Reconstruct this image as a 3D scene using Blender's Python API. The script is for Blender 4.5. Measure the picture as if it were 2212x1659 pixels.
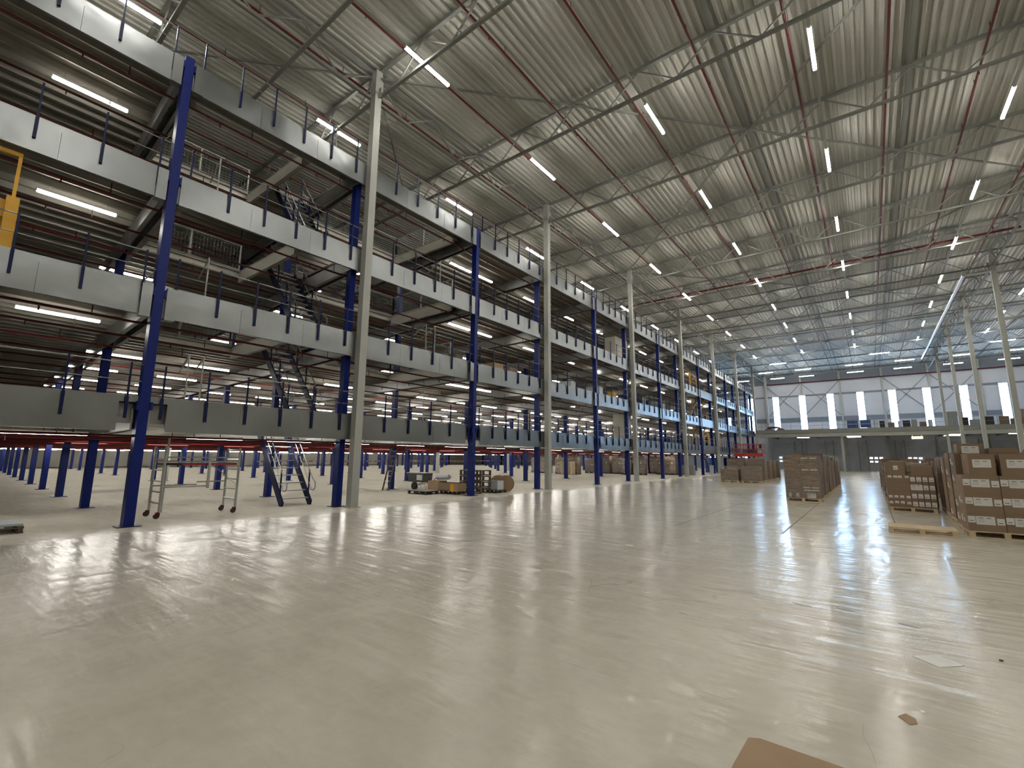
import bpy, math, random
from mathutils import Vector, Matrix
for _o in list(bpy.data.objects): bpy.data.objects.remove(_o)
SC = bpy.context.scene
COL = SC.collection
rnd = random.Random(11)

# ------------------------------------------------------------------ camera, sky, exposure
CAM_F, CAM_YAW, CAM_PITCH, CAM_ROLL, CAM_H = 994.691, -0.6567, 0.1582, 0.0071, 1.681
cy_, sy_, cp_, sp_ = math.cos(CAM_YAW), math.sin(CAM_YAW), math.cos(CAM_PITCH), math.sin(CAM_PITCH)
c_fwd = Vector((sy_*cp_, cy_*cp_, sp_)); c_r = Vector((cy_, -sy_, 0)); c_u = c_r.cross(c_fwd)
cr_, sr_ = math.cos(CAM_ROLL), math.sin(CAM_ROLL)
c_r2 = c_r*cr_ + c_u*sr_; c_u2 = c_u*cr_ - c_r*sr_
cam = bpy.data.cameras.new('camera'); cam_o = bpy.data.objects.new('camera', cam); COL.objects.link(cam_o)
cam.sensor_width = 36; cam.lens = CAM_F/2212*36; cam.clip_end = 400; cam.clip_start = .05
cam_o.matrix_world = Matrix(((c_r2.x, c_u2.x, -c_fwd.x, 0), (c_r2.y, c_u2.y, -c_fwd.y, 0), (c_r2.z, c_u2.z, -c_fwd.z, CAM_H), (0, 0, 0, 1)))
SC.camera = cam_o
SKY_STRENGTH, SKY_COLOR = 18.0, (0.47, 0.72, 1.0)
HALL_LAMP, DECK_LAMP, LAMP_COLOR = 85.0, 26.0, (1.0, 0.96, 0.875)
W = bpy.data.worlds.new('world'); SC.world = W; W.use_nodes = True
W.node_tree.nodes['Background'].inputs[0].default_value = (*SKY_COLOR, 1)
W.node_tree.nodes['Background'].inputs[1].default_value = SKY_STRENGTH
SC.view_settings.view_transform = 'Standard'; SC.view_settings.look = 'None'
SC.view_settings.exposure = 0.38; SC.view_settings.gamma = 1; SC.view_settings.use_curve_mapping = False
try:
    SC.cycles.max_bounces = 6; SC.cycles.diffuse_bounces = 4; SC.cycles.glossy_bounces = 3
    SC.cycles.transparent_max_bounces = 8; SC.cycles.sample_clamp_indirect = 4
    SC.cycles.caustics_reflective = False; SC.cycles.caustics_refractive = False
except Exception: pass

# ------------------------------------------------------------------ materials
def nmat(name):
    m = bpy.data.materials.new(name); m.use_nodes = True
    nt = m.node_tree; return m, nt, nt.nodes['Principled BSDF']
def mat(name, col, rough=.5, metal=0., var=.0, scale=3., bump=0., bscale=8., emit=None, es=0., spec=.5, stretch=None, rvar=0.):
    m, nt, b = nmat(name); N, L = nt.nodes, nt.links
    b.inputs['Base Color'].default_value = (*col, 1); b.inputs['Roughness'].default_value = rough
    b.inputs['Metallic'].default_value = metal; b.inputs['Specular IOR Level'].default_value = spec
    if var or bump or rvar:
        tc = N.new('ShaderNodeTexCoord'); mp = N.new('ShaderNodeMapping'); L.new(tc.outputs['Object'], mp.inputs[0])
        if stretch: mp.inputs['Scale'].default_value = stretch
    if var or rvar:
        n = N.new('ShaderNodeTexNoise'); n.inputs['Scale'].default_value = scale; n.inputs['Detail'].default_value = 5
        L.new(mp.outputs[0], n.inputs['Vector'])
    if var:
        r = N.new('ShaderNodeValToRGB'); L.new(n.outputs[0], r.inputs[0])
        r.color_ramp.elements[0].position = .3; r.color_ramp.elements[1].position = .7
        r.color_ramp.elements[0].color = (*[c*(1-var) for c in col], 1); r.color_ramp.elements[1].color = (*[min(1, c*(1+var)) for c in col], 1)
        L.new(r.outputs[0], b.inputs['Base Color'])
    if rvar:
        mr = N.new('ShaderNodeMapRange'); L.new(n.outputs[0], mr.inputs[0]); mr.inputs[1].default_value = .3; mr.inputs[2].default_value = .7
        mr.inputs[3].default_value = rough-rvar; mr.inputs[4].default_value = rough+rvar; L.new(mr.outputs[0], b.inputs['Roughness'])
    if bump:
        n2 = N.new('ShaderNodeTexNoise'); n2.inputs['Scale'].default_value = bscale; n2.inputs['Detail'].default_value = 2
        L.new(mp.outputs[0], n2.inputs['Vector']); bp = N.new('ShaderNodeBump'); bp.inputs['Strength'].default_value = bump
        bp.inputs['Distance'].default_value = .1
        L.new(n2.outputs[0], bp.inputs['Height']); L.new(bp.outputs[0], b.inputs['Normal'])
    if emit: b.inputs['Emission Color'].default_value = (*emit, 1); b.inputs['Emission Strength'].default_value = es
    return m
MT = {}
MT['blue'] = mat('blue_paint', (.003, .012, .125), .4, 0, .10, 1.5, spec=.22)
MT['navy'] = mat('dark_blue_paint', (.003, .007, .05), .4, spec=.2)
MT['white_steel'] = mat('pale_grey_paint', (.36, .37, .34), .5, 0, .06, 1.2)
MT['roof_steel'] = mat('roof_steel_paint', (.215, .22, .205), .55, 0, .08, .8)
MT['galv'] = mat('galvanised_sheet', (.25, .262, .27), .33, 1.0, .08, .9, .40, 1.0, rvar=.04)
MT['galv_plain'] = mat('galvanised_steel', (.34, .34, .33), .42, .8, .12, 2.)
MT['joist'] = mat('galvanised_joist', (.46, .44, .38), .5, .3, .12, 1.5)
MT['deck_under'] = mat('deck_underside', (.27, .255, .215), .6, .1, .15, 1.2)
MT['deck_top'] = mat('deck_board', (.28, .27, .24), .6, 0, .1, 1.)
MT['red_pipe'] = mat('red_pipe_paint', (.085, .008, .008), .5, 0, .1, 2., spec=.3)
MT['red'] = mat('red_paint', (.45, .03, .02), .45)
MT['yellow'] = mat('yellow_paint', (.62, .33, .015), .45, 0, .1, 2.)
MT['alu'] = mat('aluminium', (.50, .50, .47), .38, .8, .08, 3.)
MT['dark'] = mat('dark_rubber', (.02, .02, .02), .6)
MT['grey_box'] = mat('grey_enclosure', (.25, .26, .26), .5)
MT['card'] = mat('cardboard', (.225, .155, .10), .7, 0, .08, 2.)
MT['card2'] = mat('cardboard_light', (.33, .22, .13), .7, 0, .08, 2.)
MT['card3'] = mat('cardboard_dark', (.16, .11, .075), .7, 0, .08, 2.)
MT['seam'] = mat('carton_seam', (.09, .055, .035), .8)
MT['tape'] = mat('packing_tape', (.33, .24, .15), .3)
MT['paper'] = mat('paper', (.74, .74, .72), .6, 0, .05, 6.)
MT['ink'] = mat('label_ink', (.12, .12, .12), .7)
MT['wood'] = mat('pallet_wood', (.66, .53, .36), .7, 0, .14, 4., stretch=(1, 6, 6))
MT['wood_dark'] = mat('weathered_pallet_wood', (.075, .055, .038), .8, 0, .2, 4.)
MT['wall'] = mat('wall_panel', (.50, .52, .56), .6, 0, .04, .6)
MT['wall_low'] = mat('concrete_plinth', (.44, .47, .52), .7, 0, .08, 1.)
MT['girt'] = mat('wall_girt_paint', (.16, .18, .21), .6)
MT['inner_wall'] = mat('inner_wall', (.62, .60, .52), .7, 0, .05, .5)
MT['tread'] = mat('steel_tread', (.36, .36, .36), .4, .5)
MT['black'] = mat('black_plastic', (.012, .012, .014), .4)
MT['plastic_blue'] = mat('blue_plastic', (.02, .06, .22), .45)
MT['film'] = None; MT['tub_grey'] = mat('dark_grey_plastic', (.06, .065, .06), .5)
def lamp_mat(name, s):
    m, nt, b = nmat(name); b.inputs['Base Color'].default_value = (.8, .8, .8, 1)
    b.inputs['Emission Color'].default_value = (*LAMP_COLOR, 1); b.inputs['Emission Strength'].default_value = s
    return m
MT['lamp_hall'] = lamp_mat('lamp_diffuser_hall', HALL_LAMP)
MT['lamp_deck'] = lamp_mat('lamp_diffuser_deck', DECK_LAMP)
MT['lamp_housing'] = mat('lamp_housing', (.6, .6, .58), .5)
MT['lamp_housing2'] = MT['lamp_housing']
def film_mat():
    m, nt, b = nmat('stretch_film'); N, L = nt.nodes, nt.links
    g = N.new('ShaderNodeBsdfGlossy'); g.inputs['Roughness'].default_value = .22
    t = N.new('ShaderNodeBsdfTransparent'); x = N.new('ShaderNodeMixShader')
    n = N.new('ShaderNodeTexNoise'); n.inputs['Scale'].default_value = 2.5; n.inputs['Detail'].default_value = 6; n.inputs['Distortion'].default_value = 1.5
    tc = N.new('ShaderNodeTexCoord'); mp = N.new('ShaderNodeMapping'); mp.inputs['Scale'].default_value = (1, 1, 3.5)
    L.new(tc.outputs['Object'], mp.inputs[0]); L.new(mp.outputs[0], n.inputs['Vector'])
    r = N.new('ShaderNodeMapRange'); r.inputs[1].default_value = .42; r.inputs[2].default_value = .75; r.inputs[3].default_value = .06; r.inputs[4].default_value = .6
    L.new(n.outputs[0], r.inputs[0]); L.new(r.outputs[0], x.inputs[0]); L.new(t.outputs[0], x.inputs[1]); L.new(g.outputs[0], x.inputs[2])
    bp = N.new('ShaderNodeBump'); bp.inputs['Strength'].default_value = .6; bp.inputs['Distance'].default_value = .05
    L.new(n.outputs[0], bp.inputs['Height']); L.new(bp.outputs[0], g.inputs['Normal'])
    L.new(x.outputs[0], nt.nodes['Material Output'].inputs[0]); return m
MT['film'] = film_mat()
def glass_mat():
    m, nt, b = nmat('window_glass'); N, L = nt.nodes, nt.links
    g = N.new('ShaderNodeBsdfGlossy'); g.inputs['Roughness'].default_value = .02
    t = N.new('ShaderNodeBsdfTransparent'); t.inputs[0].default_value = (.95, .97, 1, 1)
    x = N.new('ShaderNodeMixShader'); x.inputs[0].default_value = .06
    L.new(t.outputs[0], x.inputs[1]); L.new(g.outputs[0], x.inputs[2]); L.new(x.outputs[0], nt.nodes['Material Output'].inputs[0]); return m
MT['glass'] = glass_mat()
def ceil_mat():
    m, nt, b = nmat('roof_deck_paint'); N, L = nt.nodes, nt.links
    b.inputs['Roughness'].default_value = .55; b.inputs['Metallic'].default_value = 0; b.inputs['Specular IOR Level'].default_value = .25
    tc = N.new('ShaderNodeTexCoord'); mp = N.new('ShaderNodeMapping'); mp.inputs['Scale'].default_value = (1, .05, 1)
    L.new(tc.outputs['Object'], mp.inputs[0]); n = N.new('ShaderNodeTexNoise'); n.inputs['Scale'].default_value = 1.6; n.inputs['Detail'].default_value = 4
    L.new(mp.outputs[0], n.inputs['Vector']); r = N.new('ShaderNodeValToRGB'); L.new(n.outputs[0], r.inputs[0])
    r.color_ramp.elements[0].position = .35; r.color_ramp.elements[0].color = (.44, .44, .395, 1)
    r.color_ramp.elements[1].position = .65; r.color_ramp.elements[1].color = (.50, .50, .455, 1)
    L.new(r.outputs[0], b.inputs['Base Color']); return m
MT['ceil'] = ceil_mat()
def floor_mat():
    m, nt, b = nmat('sealed_concrete_floor'); N, L = nt.nodes, nt.links
    tc = N.new('ShaderNodeTexCoord'); P = tc.outputs['Object']
    def noise(s, det=4, dist=0, sc=(1, 1, 1), rot=0):
        mp = N.new('ShaderNodeMapping'); mp.inputs['Scale'].default_value = sc; mp.inputs['Rotation'].default_value = (0, 0, rot); L.new(P, mp.inputs[0])
        n = N.new('ShaderNodeTexNoise'); n.inputs['Scale'].default_value = s; n.inputs['Detail'].default_value = det; n.inputs['Distortion'].default_value = dist
        L.new(mp.outputs[0], n.inputs['Vector']); return n.outputs[0]
    def rng(v, a, b_, c, d):
        r = N.new('ShaderNodeMapRange'); L.new(v, r.inputs[0])
        for i, q in zip((1, 2, 3, 4), (a, b_, c, d)): r.inputs[i].default_value = q
        return r.outputs[0]
    def mth(op, a, b_=None):
        n = N.new('ShaderNodeMath'); n.operation = op
        for i, q in enumerate((a, b_)):
            if q is None: continue
            if isinstance(q, (int, float)): n.inputs[i].default_value = q
            else: L.new(q, n.inputs[i])
        return n.outputs[0]
    big = noise(.28, 5, .6); mid = noise(1.3, 6, 1.2); fine = noise(9, 5, .5)
    k = mth('ADD', rng(big, .3, .7, -.05, .05), rng(mid, .3, .7, -.05, .05)); k = mth('ADD', k, rng(fine, .3, .7, -.03, .03))
    # scuffs: thin iso-lines of a warped noise, masked
    for s, w, amp in ((.35, .005, .22), (.8, .008, .16)):
        a = mth('ABSOLUTE', mth('SUBTRACT', noise(s, 2, .2, rot=s), .5)); line = rng(a, 0, w, 1, 0); mask = rng(noise(.6, 3, 0, rot=2), .55, .65, 0, 1)
        k = mth('SUBTRACT', k, mth('MULTIPLY', mth('MULTIPLY', line, mask), amp))
    k = mth('ADD', k, 1)
    mx = N.new('ShaderNodeVectorMath'); mx.operation = 'SCALE'; mx.inputs[0].default_value = (.545, .51, .435); L.new(k, mx.inputs['Scale'])
    L.new(mx.outputs[0], b.inputs['Base Color'])
    ro = mth('ADD', rng(mid, .3, .7, .15, .225), rng(big, .3, .7, -.02, .03))
    sx = N.new('ShaderNodeSeparateXYZ'); L.new(P, sx.inputs[0])
    edge = mth('ADD', sx.outputs[0], mth('MULTIPLY', mth('SUBTRACT', mid, .5), 2.5))
    dusty = rng(edge, -12.6, -15.0, 0, 1)   # unpolished, dusty concrete under the platform
    ro = mth('ADD', ro, mth('MULTIPLY', dusty, .5)); L.new(ro, b.inputs['Roughness'])
    sp = mth('SUBTRACT', rng(noise(3.5, 5, .8, (.5, 1.6, 1)), .35, .65, .10, .40), mth('MULTIPLY', dusty, .2)); L.new(sp, b.inputs['Specular IOR Level'])
    h = mth('ADD', mth('ADD', mth('MULTIPLY', noise(1.6, 2, .3, (.35, 2.0, 1)), 1.6), mth('MULTIPLY', noise(1.5, 2, .3, (1.8, .4, 1), .6), 1.0)), mth('ADD', mth('MULTIPLY', noise(5.5, 2, .3, (.5, 1.8, 1)), .3), mth('MULTIPLY', noise(16, 2, 0, (.6, 1.6, 1)), .10)))
    bp = N.new('ShaderNodeBump'); bp.inputs['Strength'].default_value = 1; bp.inputs['Distance'].default_value = .011
    L.new(h, bp.inputs['Height']); L.new(bp.outputs[0], b.inputs['Normal']); return m
MT['floor'] = floor_mat()

# ------------------------------------------------------------------ mesh helpers
class MB:
    def __init__(s): s.v = []; s.f = []; s.mi = []; s.m = 0
    def box(s, x0, x1, y0, y1, z0, z1):
        n = len(s.v); s.v += [(x0, y0, z0), (x1, y0, z0), (x1, y1, z0), (x0, y1, z0), (x0, y0, z1), (x1, y0, z1), (x1, y1, z1), (x0, y1, z1)]
        s.f += [(n, n+3, n+2, n+1), (n+4, n+5, n+6, n+7), (n, n+1, n+5, n+4), (n+1, n+2, n+6, n+5), (n+2, n+3, n+7, n+6), (n+3, n, n+4, n+7)]
        s.mi += [s.m]*6; return s
    def bar(s, p, q, w, h, up=(0, 0, 1)):
        p, q = Vector(p), Vector(q); d = (q-p).normalized(); u = Vector(up)
        if abs(d.dot(u)) > .98: u = Vector((1, 0, 0))
        a = d.cross(u).normalized()*(w/2); b = a.cross(d).normalized()*(h/2); n = len(s.v)
        for c in (p, q): s.v += [tuple(c-a-b), tuple(c+a-b), tuple(c+a+b), tuple(c-a+b)]
        s.f += [(n, n+1, n+2, n+3), (n+7, n+6, n+5, n+4), (n, n+4, n+5, n+1), (n+1, n+5, n+6, n+2), (n+2, n+6, n+7, n+3), (n+3, n+7, n+4, n)]
        s.mi += [s.m]*6; return s
    def tube(s, p, q, r, k=8, caps=True):
        p, q = Vector(p), Vector(q); d = (q-p).normalized(); u = Vector((0, 0, 1))
        if abs(d.dot(u)) > .98: u = Vector((1, 0, 0))
        a = d.cross(u).normalized(); b = a.cross(d); n = len(s.v)
        for c in (p, q):
            for i in range(k): t = 2*math.pi*i/k; s.v.append(tuple(c + (a*math.cos(t)+b*math.sin(t))*r))
        for i in range(k): j = (i+1) % k; s.f.append((n+i, n+j, n+k+j, n+k+i)); s.mi.append(s.m)
        if caps: s.f += [tuple(n+i for i in reversed(range(k))), tuple(n+k+i for i in range(k))]; s.mi += [s.m]*2
        return s
    def path(s, pts, r, k=6):
        for a, b in zip(pts, pts[1:]): s.tube(a, b, r, k)
        return s
    def prism(s, poly, axis, a0, a1):
        n = len(s.v); k = len(poly)
        def P(p, a): return {0: (a, p[0], p[1]), 1: (p[0], a, p[1]), 2: (p[0], p[1], a)}[axis]
        s.v += [P(p, a0) for p in poly]+[P(p, a1) for p in poly]
        for i in range(k): j = (i+1) % k; s.f.append((n+i, n+j, n+k+j, n+k+i))
        s.f += [tuple(n+i for i in reversed(range(k))), tuple(n+k+i for i in range(k))]; s.mi += [s.m]*(k+2); return s
    def cbox(s, x, y, z, w, d, h): return s.box(x-w/2, x+w/2, y-d/2, y+d/2, z, z+h)
    def mesh(s, name, *mats):
        me = bpy.data.meshes.new(name); me.from_pydata(s.v, [], s.f)
        for m in mats: me.materials.append(MT[m])
        if len(mats) > 1: me.polygons.foreach_set('material_index', s.mi)
        me.update(); return me
def tag(o, label=None, cat=None, group=None, kind=None):
    if label: o['label'] = label
    if cat: o['category'] = cat
    if group: o['group'] = group
    if kind: o['kind'] = kind
    return o
def ob(name, me, parent=None, loc=(0, 0, 0), rz=0., **k):
    o = bpy.data.objects.new(name, me); COL.objects.link(o); o.location = loc
    if rz: o.rotation_euler = (0, 0, rz)
    if parent is not None: o.parent = parent
    return tag(o, **k)
def empty(name, loc=(0, 0, 0), rz=0., **k):
    o = ob(name, None, None, loc, rz, **k); o.empty_display_size = .2; return o
def dup(o, loc=None, rz=None, parent=None, **k):
    c = o.copy(); COL.objects.link(c)
    if parent is not None: c.parent = parent
    if loc is not None: c.location = loc
    if rz is not None: c.rotation_euler = (0, 0, rz)
    for ch in CH.get(o.name, []): dup(ch, parent=c)
    return tag(c, **k)
CH = {}
def note(o, *kids): CH[o.name] = list(kids); return o
ORD = 'zeroth first second third fourth fifth sixth seventh eighth ninth tenth eleventh twelfth thirteenth fourteenth fifteenth sixteenth seventeenth eighteenth nineteenth twentieth'.split()
def nth(n):
    if n < len(ORD): return ORD[n]
    t = {2: 'twenty', 3: 'thirty', 4: 'forty', 5: 'fifty'}[n//10]
    return t+'-'+ORD[n % 10] if n % 10 else {2: 'twentieth', 3: 'thirtieth', 4: 'fortieth', 5: 'fiftieth'}[n//10]
def px(x, y, z):
    d = Vector((x, y, z-CAM_H)); w = d.dot(c_fwd)
    if w < .2: return None
    return 1106+CAM_F*d.dot(c_r2)/w, 829.5-CAM_F*d.dot(c_u2)/w, w
def seen(x, y, z, m=60):
    p = px(x, y, z); return p and -m < p[0] < 2212+m and -m < p[1] < 1659+m

# ------------------------------------------------------------------ main numbers
XF = -14.12                  # front of the storage platform
BAYX = 5.5625                # hall module across
HX = (-14.14, 8.11)          # lines of tall pale columns
YW0, YB0, YO0 = 9.40, 3.41, 9.10
ZC, ZT, ZB = 16.72, 16.5, 15.42
YBACK, YFRONT, XL, XR = 94.0, -12.0, -86.0, 30.36
FL = (3.05, 5.95, 9.10, 12.50)
BB = (2.25, 5.15, 8.30, 11.70)
LV = ('lowest', 'second', 'third', 'top')
def sh(x, y): return y + (.045*(XF-x) if x < XF else 0)
ROWY = sorted([YB0+12*k for k in range(-1, 7)]+[YO0+12*k for k in range(-1, 7)])
ROWY = [y for y in ROWY if y > -4]
NX = 11
def colx(i): return XF-5.9*i

# ------------------------------------------------------------------ building shell
ob('floor', MB().box(XL, XR, YFRONT, YBACK, -.3, 0).mesh('floor', 'floor'), kind='structure')
c = MB(); x = XL; pitch = .28; poly = []
while x < XR:
    c.prism([(x, ZC), (x+.09, ZC), (x+.12, ZC+.07), (x+pitch-.03, ZC+.07), (x+pitch, ZC), (x+pitch, ZC+.2), (x, ZC+.2)], 1, YFRONT, YBACK); x += pitch
ob('ceiling', c.mesh('ceiling', 'ceil'), kind='structure')
WINX = [-20.7, -16.65, -12.6, -8.55, -4.5, -.45, 3.6, 7.7, 11.8, 15.9, 20.0, 24.1]
WZ0, WZ1, WW = 6.35, 12.7, .98
# back wall with window openings and dock doors
DOCKX = [-24.2, -18.7, -11.9, -6.4, .7, 5.4, 9.6, 14.6, 20.2, 25.8]
wb = MB(); T = .25; y0, y1 = YBACK, YBACK+T
xs = XL
for wx in WINX: wb.box(xs, wx-WW/2, y0, y1, 4.6, ZC+.3); wb.box(wx-WW/2, wx+WW/2, y0, y1, WZ1, ZC+.3); wb.box(wx-WW/2, wx+WW/2, y0, y1, 4.6, WZ0); xs = wx+WW/2
wb.box(xs, XR, y0, y1, 4.6, ZC+.3)
back = ob('wall_back', wb.mesh('wall_back', 'wall'), kind='structure')
wl = MB().box(XL, XR, y0, y1, 0, 4.6)
ob('lower_cladding', wl.mesh('lower_cladding', 'wall_low'), back)
g = MB()
for z0, z1 in ((8.15, 8.85), (12.55, 12.8), (14.95, 16.9)):
    xs = XL
    for wx in WINX+[XR+WW]:
        if z0 < WZ1 and z1 > WZ0: g.box(xs, min(wx-WW/2-.03, XR), y0-.12, y0, z0, z1); xs = wx+WW/2+.03
        elif wx > XR: g.box(XL, XR, y0-.12, y0, z0, z1)
ob('wall_girt', g.mesh('wall_girt', 'girt'), back)
ms = MB().box(-.12, .12, y0-.24, y0, 0, ZT).mesh('wall_post', 'white_steel')
ms2 = MB().box(-.12, .12, y0-.24, y0, 0, WZ0-.05).box(-.12, .12, y0-.24, y0, WZ1+.05, ZT).mesh('wall_post', 'white_steel')
for i in range(-13, 9):
    X = -3.03+BAYX*i
    if X > XR: continue
    if min(abs(X-w) for w in WINX) < .65: ob('wall_post', ms2, back, (X, 0, 0))
    else: ob('wall_post', ms, back, (X, 0, 0))
# joints of the wall panels and slanted wind braces on the wall
g = MB()
for X0, s in ((-14.15, 1), (-3.03, -1), (2.53, 1), (13.66, -1), (-25.3, 1)):
    a, b_ = (X0, X0+BAYX) if s > 0 else (X0, X0-BAYX)
    g.bar((a, y0-.1, 8.9), (b_, y0-.1, 14.9), .09, .09); g.bar((b_, y0-.1, 8.9), (a, y0-.1, 14.9), .09, .09)
ob('wall_brace', g.mesh('wall_brace', 'girt'), back)
# windows
wf = MB()
for s in (-1, 1): wf.box(s*WW/2-.03, s*WW/2+.03, -.06, .1, WZ0-.03, WZ1+.03)
for z in (WZ0, 8.5, 10.6, WZ1): wf.box(-WW/2, WW/2, -.05, .09, z-.025, z+.025)
wfm = wf.mesh('window_frame', 'white_steel'); wpm = MB().box(-WW/2, WW/2, .02, .03, WZ0, WZ1).mesh('pane', 'glass')
for i, wx in enumerate(WINX):
    w = ob('window_%d' % (i+1), wfm, None, (wx, YBACK+.06, 0), kind='structure'); ob('pane', wpm, w)
    lt = bpy.data.lights.new('window_portal', 'AREA'); lt.shape = 'RECTANGLE'; lt.size = WW; lt.size_y = WZ1-WZ0; lt.cycles.is_portal = True
    lo = bpy.data.objects.new('window_portal', lt); COL.objects.link(lo); lo.location = (wx, YBACK+T+.02, (WZ0+WZ1)/2); lo.rotation_euler = (math.radians(-90), 0, 0)
# dock doors: white sectional leaves
dm = MB().box(-1.15, 1.15, -.1, 0, 0, 2.35)
for k in range(1, 4): dm.box(-1.15, 1.15, -.112, -.1, k*.59-.012, k*.59+.012)
dmm = dm.mesh('door', 'wall'); dw = MB()
for s in (-.62, .0, .62): dw.box(s-.2, s+.2, -.115, -.1, 1.86, 2.12); dw.box(s-.2, s+.2, -.115, -.1, 1.3, 1.52)
m_, nt_, b_ = nmat('daylit_door_glazing'); b_.inputs['Emission Color'].default_value = (.85, .93, 1, 1); b_.inputs['Emission Strength'].default_value = 2.2; MT['dayglass'] = m_
dwm = dw.mesh('glazing', 'dayglass')
for i, X in enumerate(DOCKX):
    d = ob('door_%d' % (i+1), dmm, None, (X, YBACK, 0), kind='structure'); ob('glazing', dwm, d)
# other walls
ob('wall_left', MB().box(XL-.25, XL, YFRONT, YBACK, 0, ZC+.3).mesh('wall_left', 'inner_wall'), kind='structure')
ob('wall_right', MB().box(XR, XR+.25, YFRONT, YBACK, 0, ZC+.3).mesh('wall_right', 'inner_wall'), kind='structure')
ob('wall_front', MB().box(XL, XR, YFRONT-.25, YFRONT, 0, ZC+.3).mesh('wall_front', 'inner_wall'), kind='structure')
# floor slab joints
jn = MB().box(-.012, .012, 0, 76, .0005, .0015).mesh('trim_joint', 'seam')
for i, (X, Y0) in enumerate(((-4.1, 12.2), (-1.76, 12.5), (.36, 15.2))):
    ob('trim_%d' % (i+1), jn, None, (X, Y0, 0), kind='structure')
ob('trim_4', MB().box(-14, 8, -.01, .01, .0005, .0015).mesh('trim_joint', 'seam'), None, (0, 33.2, 0), kind='structure')

# ------------------------------------------------------------------ roof steel
SP = 8*BAYX/2
def truss_meshes(L, n, tag_):
    t = MB().box(0, L, -.07, .07, ZT, ZT+.12).mesh('top_chord', 'roof_steel')
    b = MB().box(.08, L-.08, -.06, .06, ZB-.05, ZB+.05).mesh('bottom_chord', 'roof_steel')
    p = L/n
    d1 = MB().bar((0, 0, ZT), (p/2, 0, ZB), .05, .05).mesh('web_bar', 'roof_steel')
    d2 = MB().bar((0, 0, ZB), (p/2, 0, ZT), .05, .05).mesh('web_bar', 'roof_steel')
    return t, b, d1, d2, p
def put_truss(name, M, n, loc, rz, **k):
    t, b, d1, d2, p = M
    e = empty(name, loc, rz, **k)
    ob('top_chord', t, e); ob('bottom_chord', b, e)
    for i in range(n): ob('web_bar', d1, e, (i*p, 0, 0)); ob('web_bar', d2, e, (i*p+p/2, 0, 0))
    return e
TR = truss_meshes(4*BAYX, 8, 'x')
TY = [YW0-6+6*j for j in range(0, 15)]
SPN = ((-36.39, 'above the storage platform'), (-14.14, 'over the open hall'), (8.11, 'beyond the right-hand column line'))
for x0, nm in SPN:
    n = 0
    for Y in TY:
        if not any(seen(x0+q*BAYX, Y, 16) for q in (0, .5, 1, 1.5, 2, 3, 4)): continue
        n += 1
        put_truss('roof_truss', TR, 8, (x0, Y, 0), 0, label='pale steel lattice roof truss %s, %s from the viewer' % (nm, nth(n)), cat='truss', group='roof trusses '+nm)
LR = truss_meshes(12., 4, 'y')
for X, nm in ((-14.14, 'along the front of the storage platform'), (8.11, 'along the right-hand column line')):
    for k in range(-1, 7):
        if not any(seen(X, YW0+12*k+q, 16) for q in (0, 3, 6, 9, 12)): continue
        put_truss('eaves_truss', LR, 4, (X, YW0+12*k, 0), math.pi/2, label='lengthwise lattice truss %s, %s bay' % (nm, nth(k+2)), cat='truss', group='lengthwise trusses '+nm)
# purlins along the hall, wind bracing in the roof plane
pm = MB().box(-.085, .085, YFRONT, YBACK, ZT+.06, ZC).mesh('roof_purlin', 'roof_steel')
for i, X in enumerate((-25.3, -3.03, 2.54, 13.66)):
    ob('roof_purlin', pm, None, (X, 0, 0), label='flat grey purlin under the roof deck, %s from the left' % nth(i+1), cat='purlin', group='roof purlins')
n = 0
for a, b_ in (((-8.58, 15.4), (-3.03, 21.4)), ((-3.03, 21.4), (2.54, 15.4)), ((-3.03, 21.4), (2.54, 27.4)), ((2.54, 27.4), (8.1, 33.4)), ((-14.14, 33.4), (-8.58, 27.4)), ((-8.58, 27.4), (-3.03, 21.4)), ((-14.14, 9.4), (-8.58, 15.4)),
              ((-14.14, 9.4), (-19.7, 3.4)), ((-14.14, 33.4), (-8.58, 39.4)), ((-8.58, 39.4), (-3.03, 45.4)), ((-3.03, 45.4), (2.54, 39.4)), ((2.54, 39.4), (8.1, 33.4)), ((-14.14, 57.4), (-8.58, 51.4)), ((-8.58, 51.4), (-3.03, 45.4)), ((-3.03, 45.4), (2.54, 51.4)), ((2.54, 51.4), (8.1, 57.4)),
              ((-14.14, 57.4), (-8.58, 63.4)), ((-8.58, 63.4), (-3.03, 69.4)), ((-3.03, 69.4), (2.54, 63.4)), ((2.54, 63.4), (8.1, 57.4)), ((-14.14, 9.4), (-19.7, 15.4))):
    n += 1
    ob('roof_brace', MB().bar((*a, ZT-.06), (*b_, ZT-.06), .07, .07).mesh('roof_brace', 'roof_steel'), label='diagonal roof brace tying two trusses, %s along the hall' % nth(n), cat='brace', group='diagonal roof braces')
ob('cable_tray', MB().box(-18.5, -9, 6.33, 6.45, 15.22, 15.30).mesh('cable_tray', 'roof_steel'), label='grey cable tray crossing below the roof before the first pale column', cat='cable tray')
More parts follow.
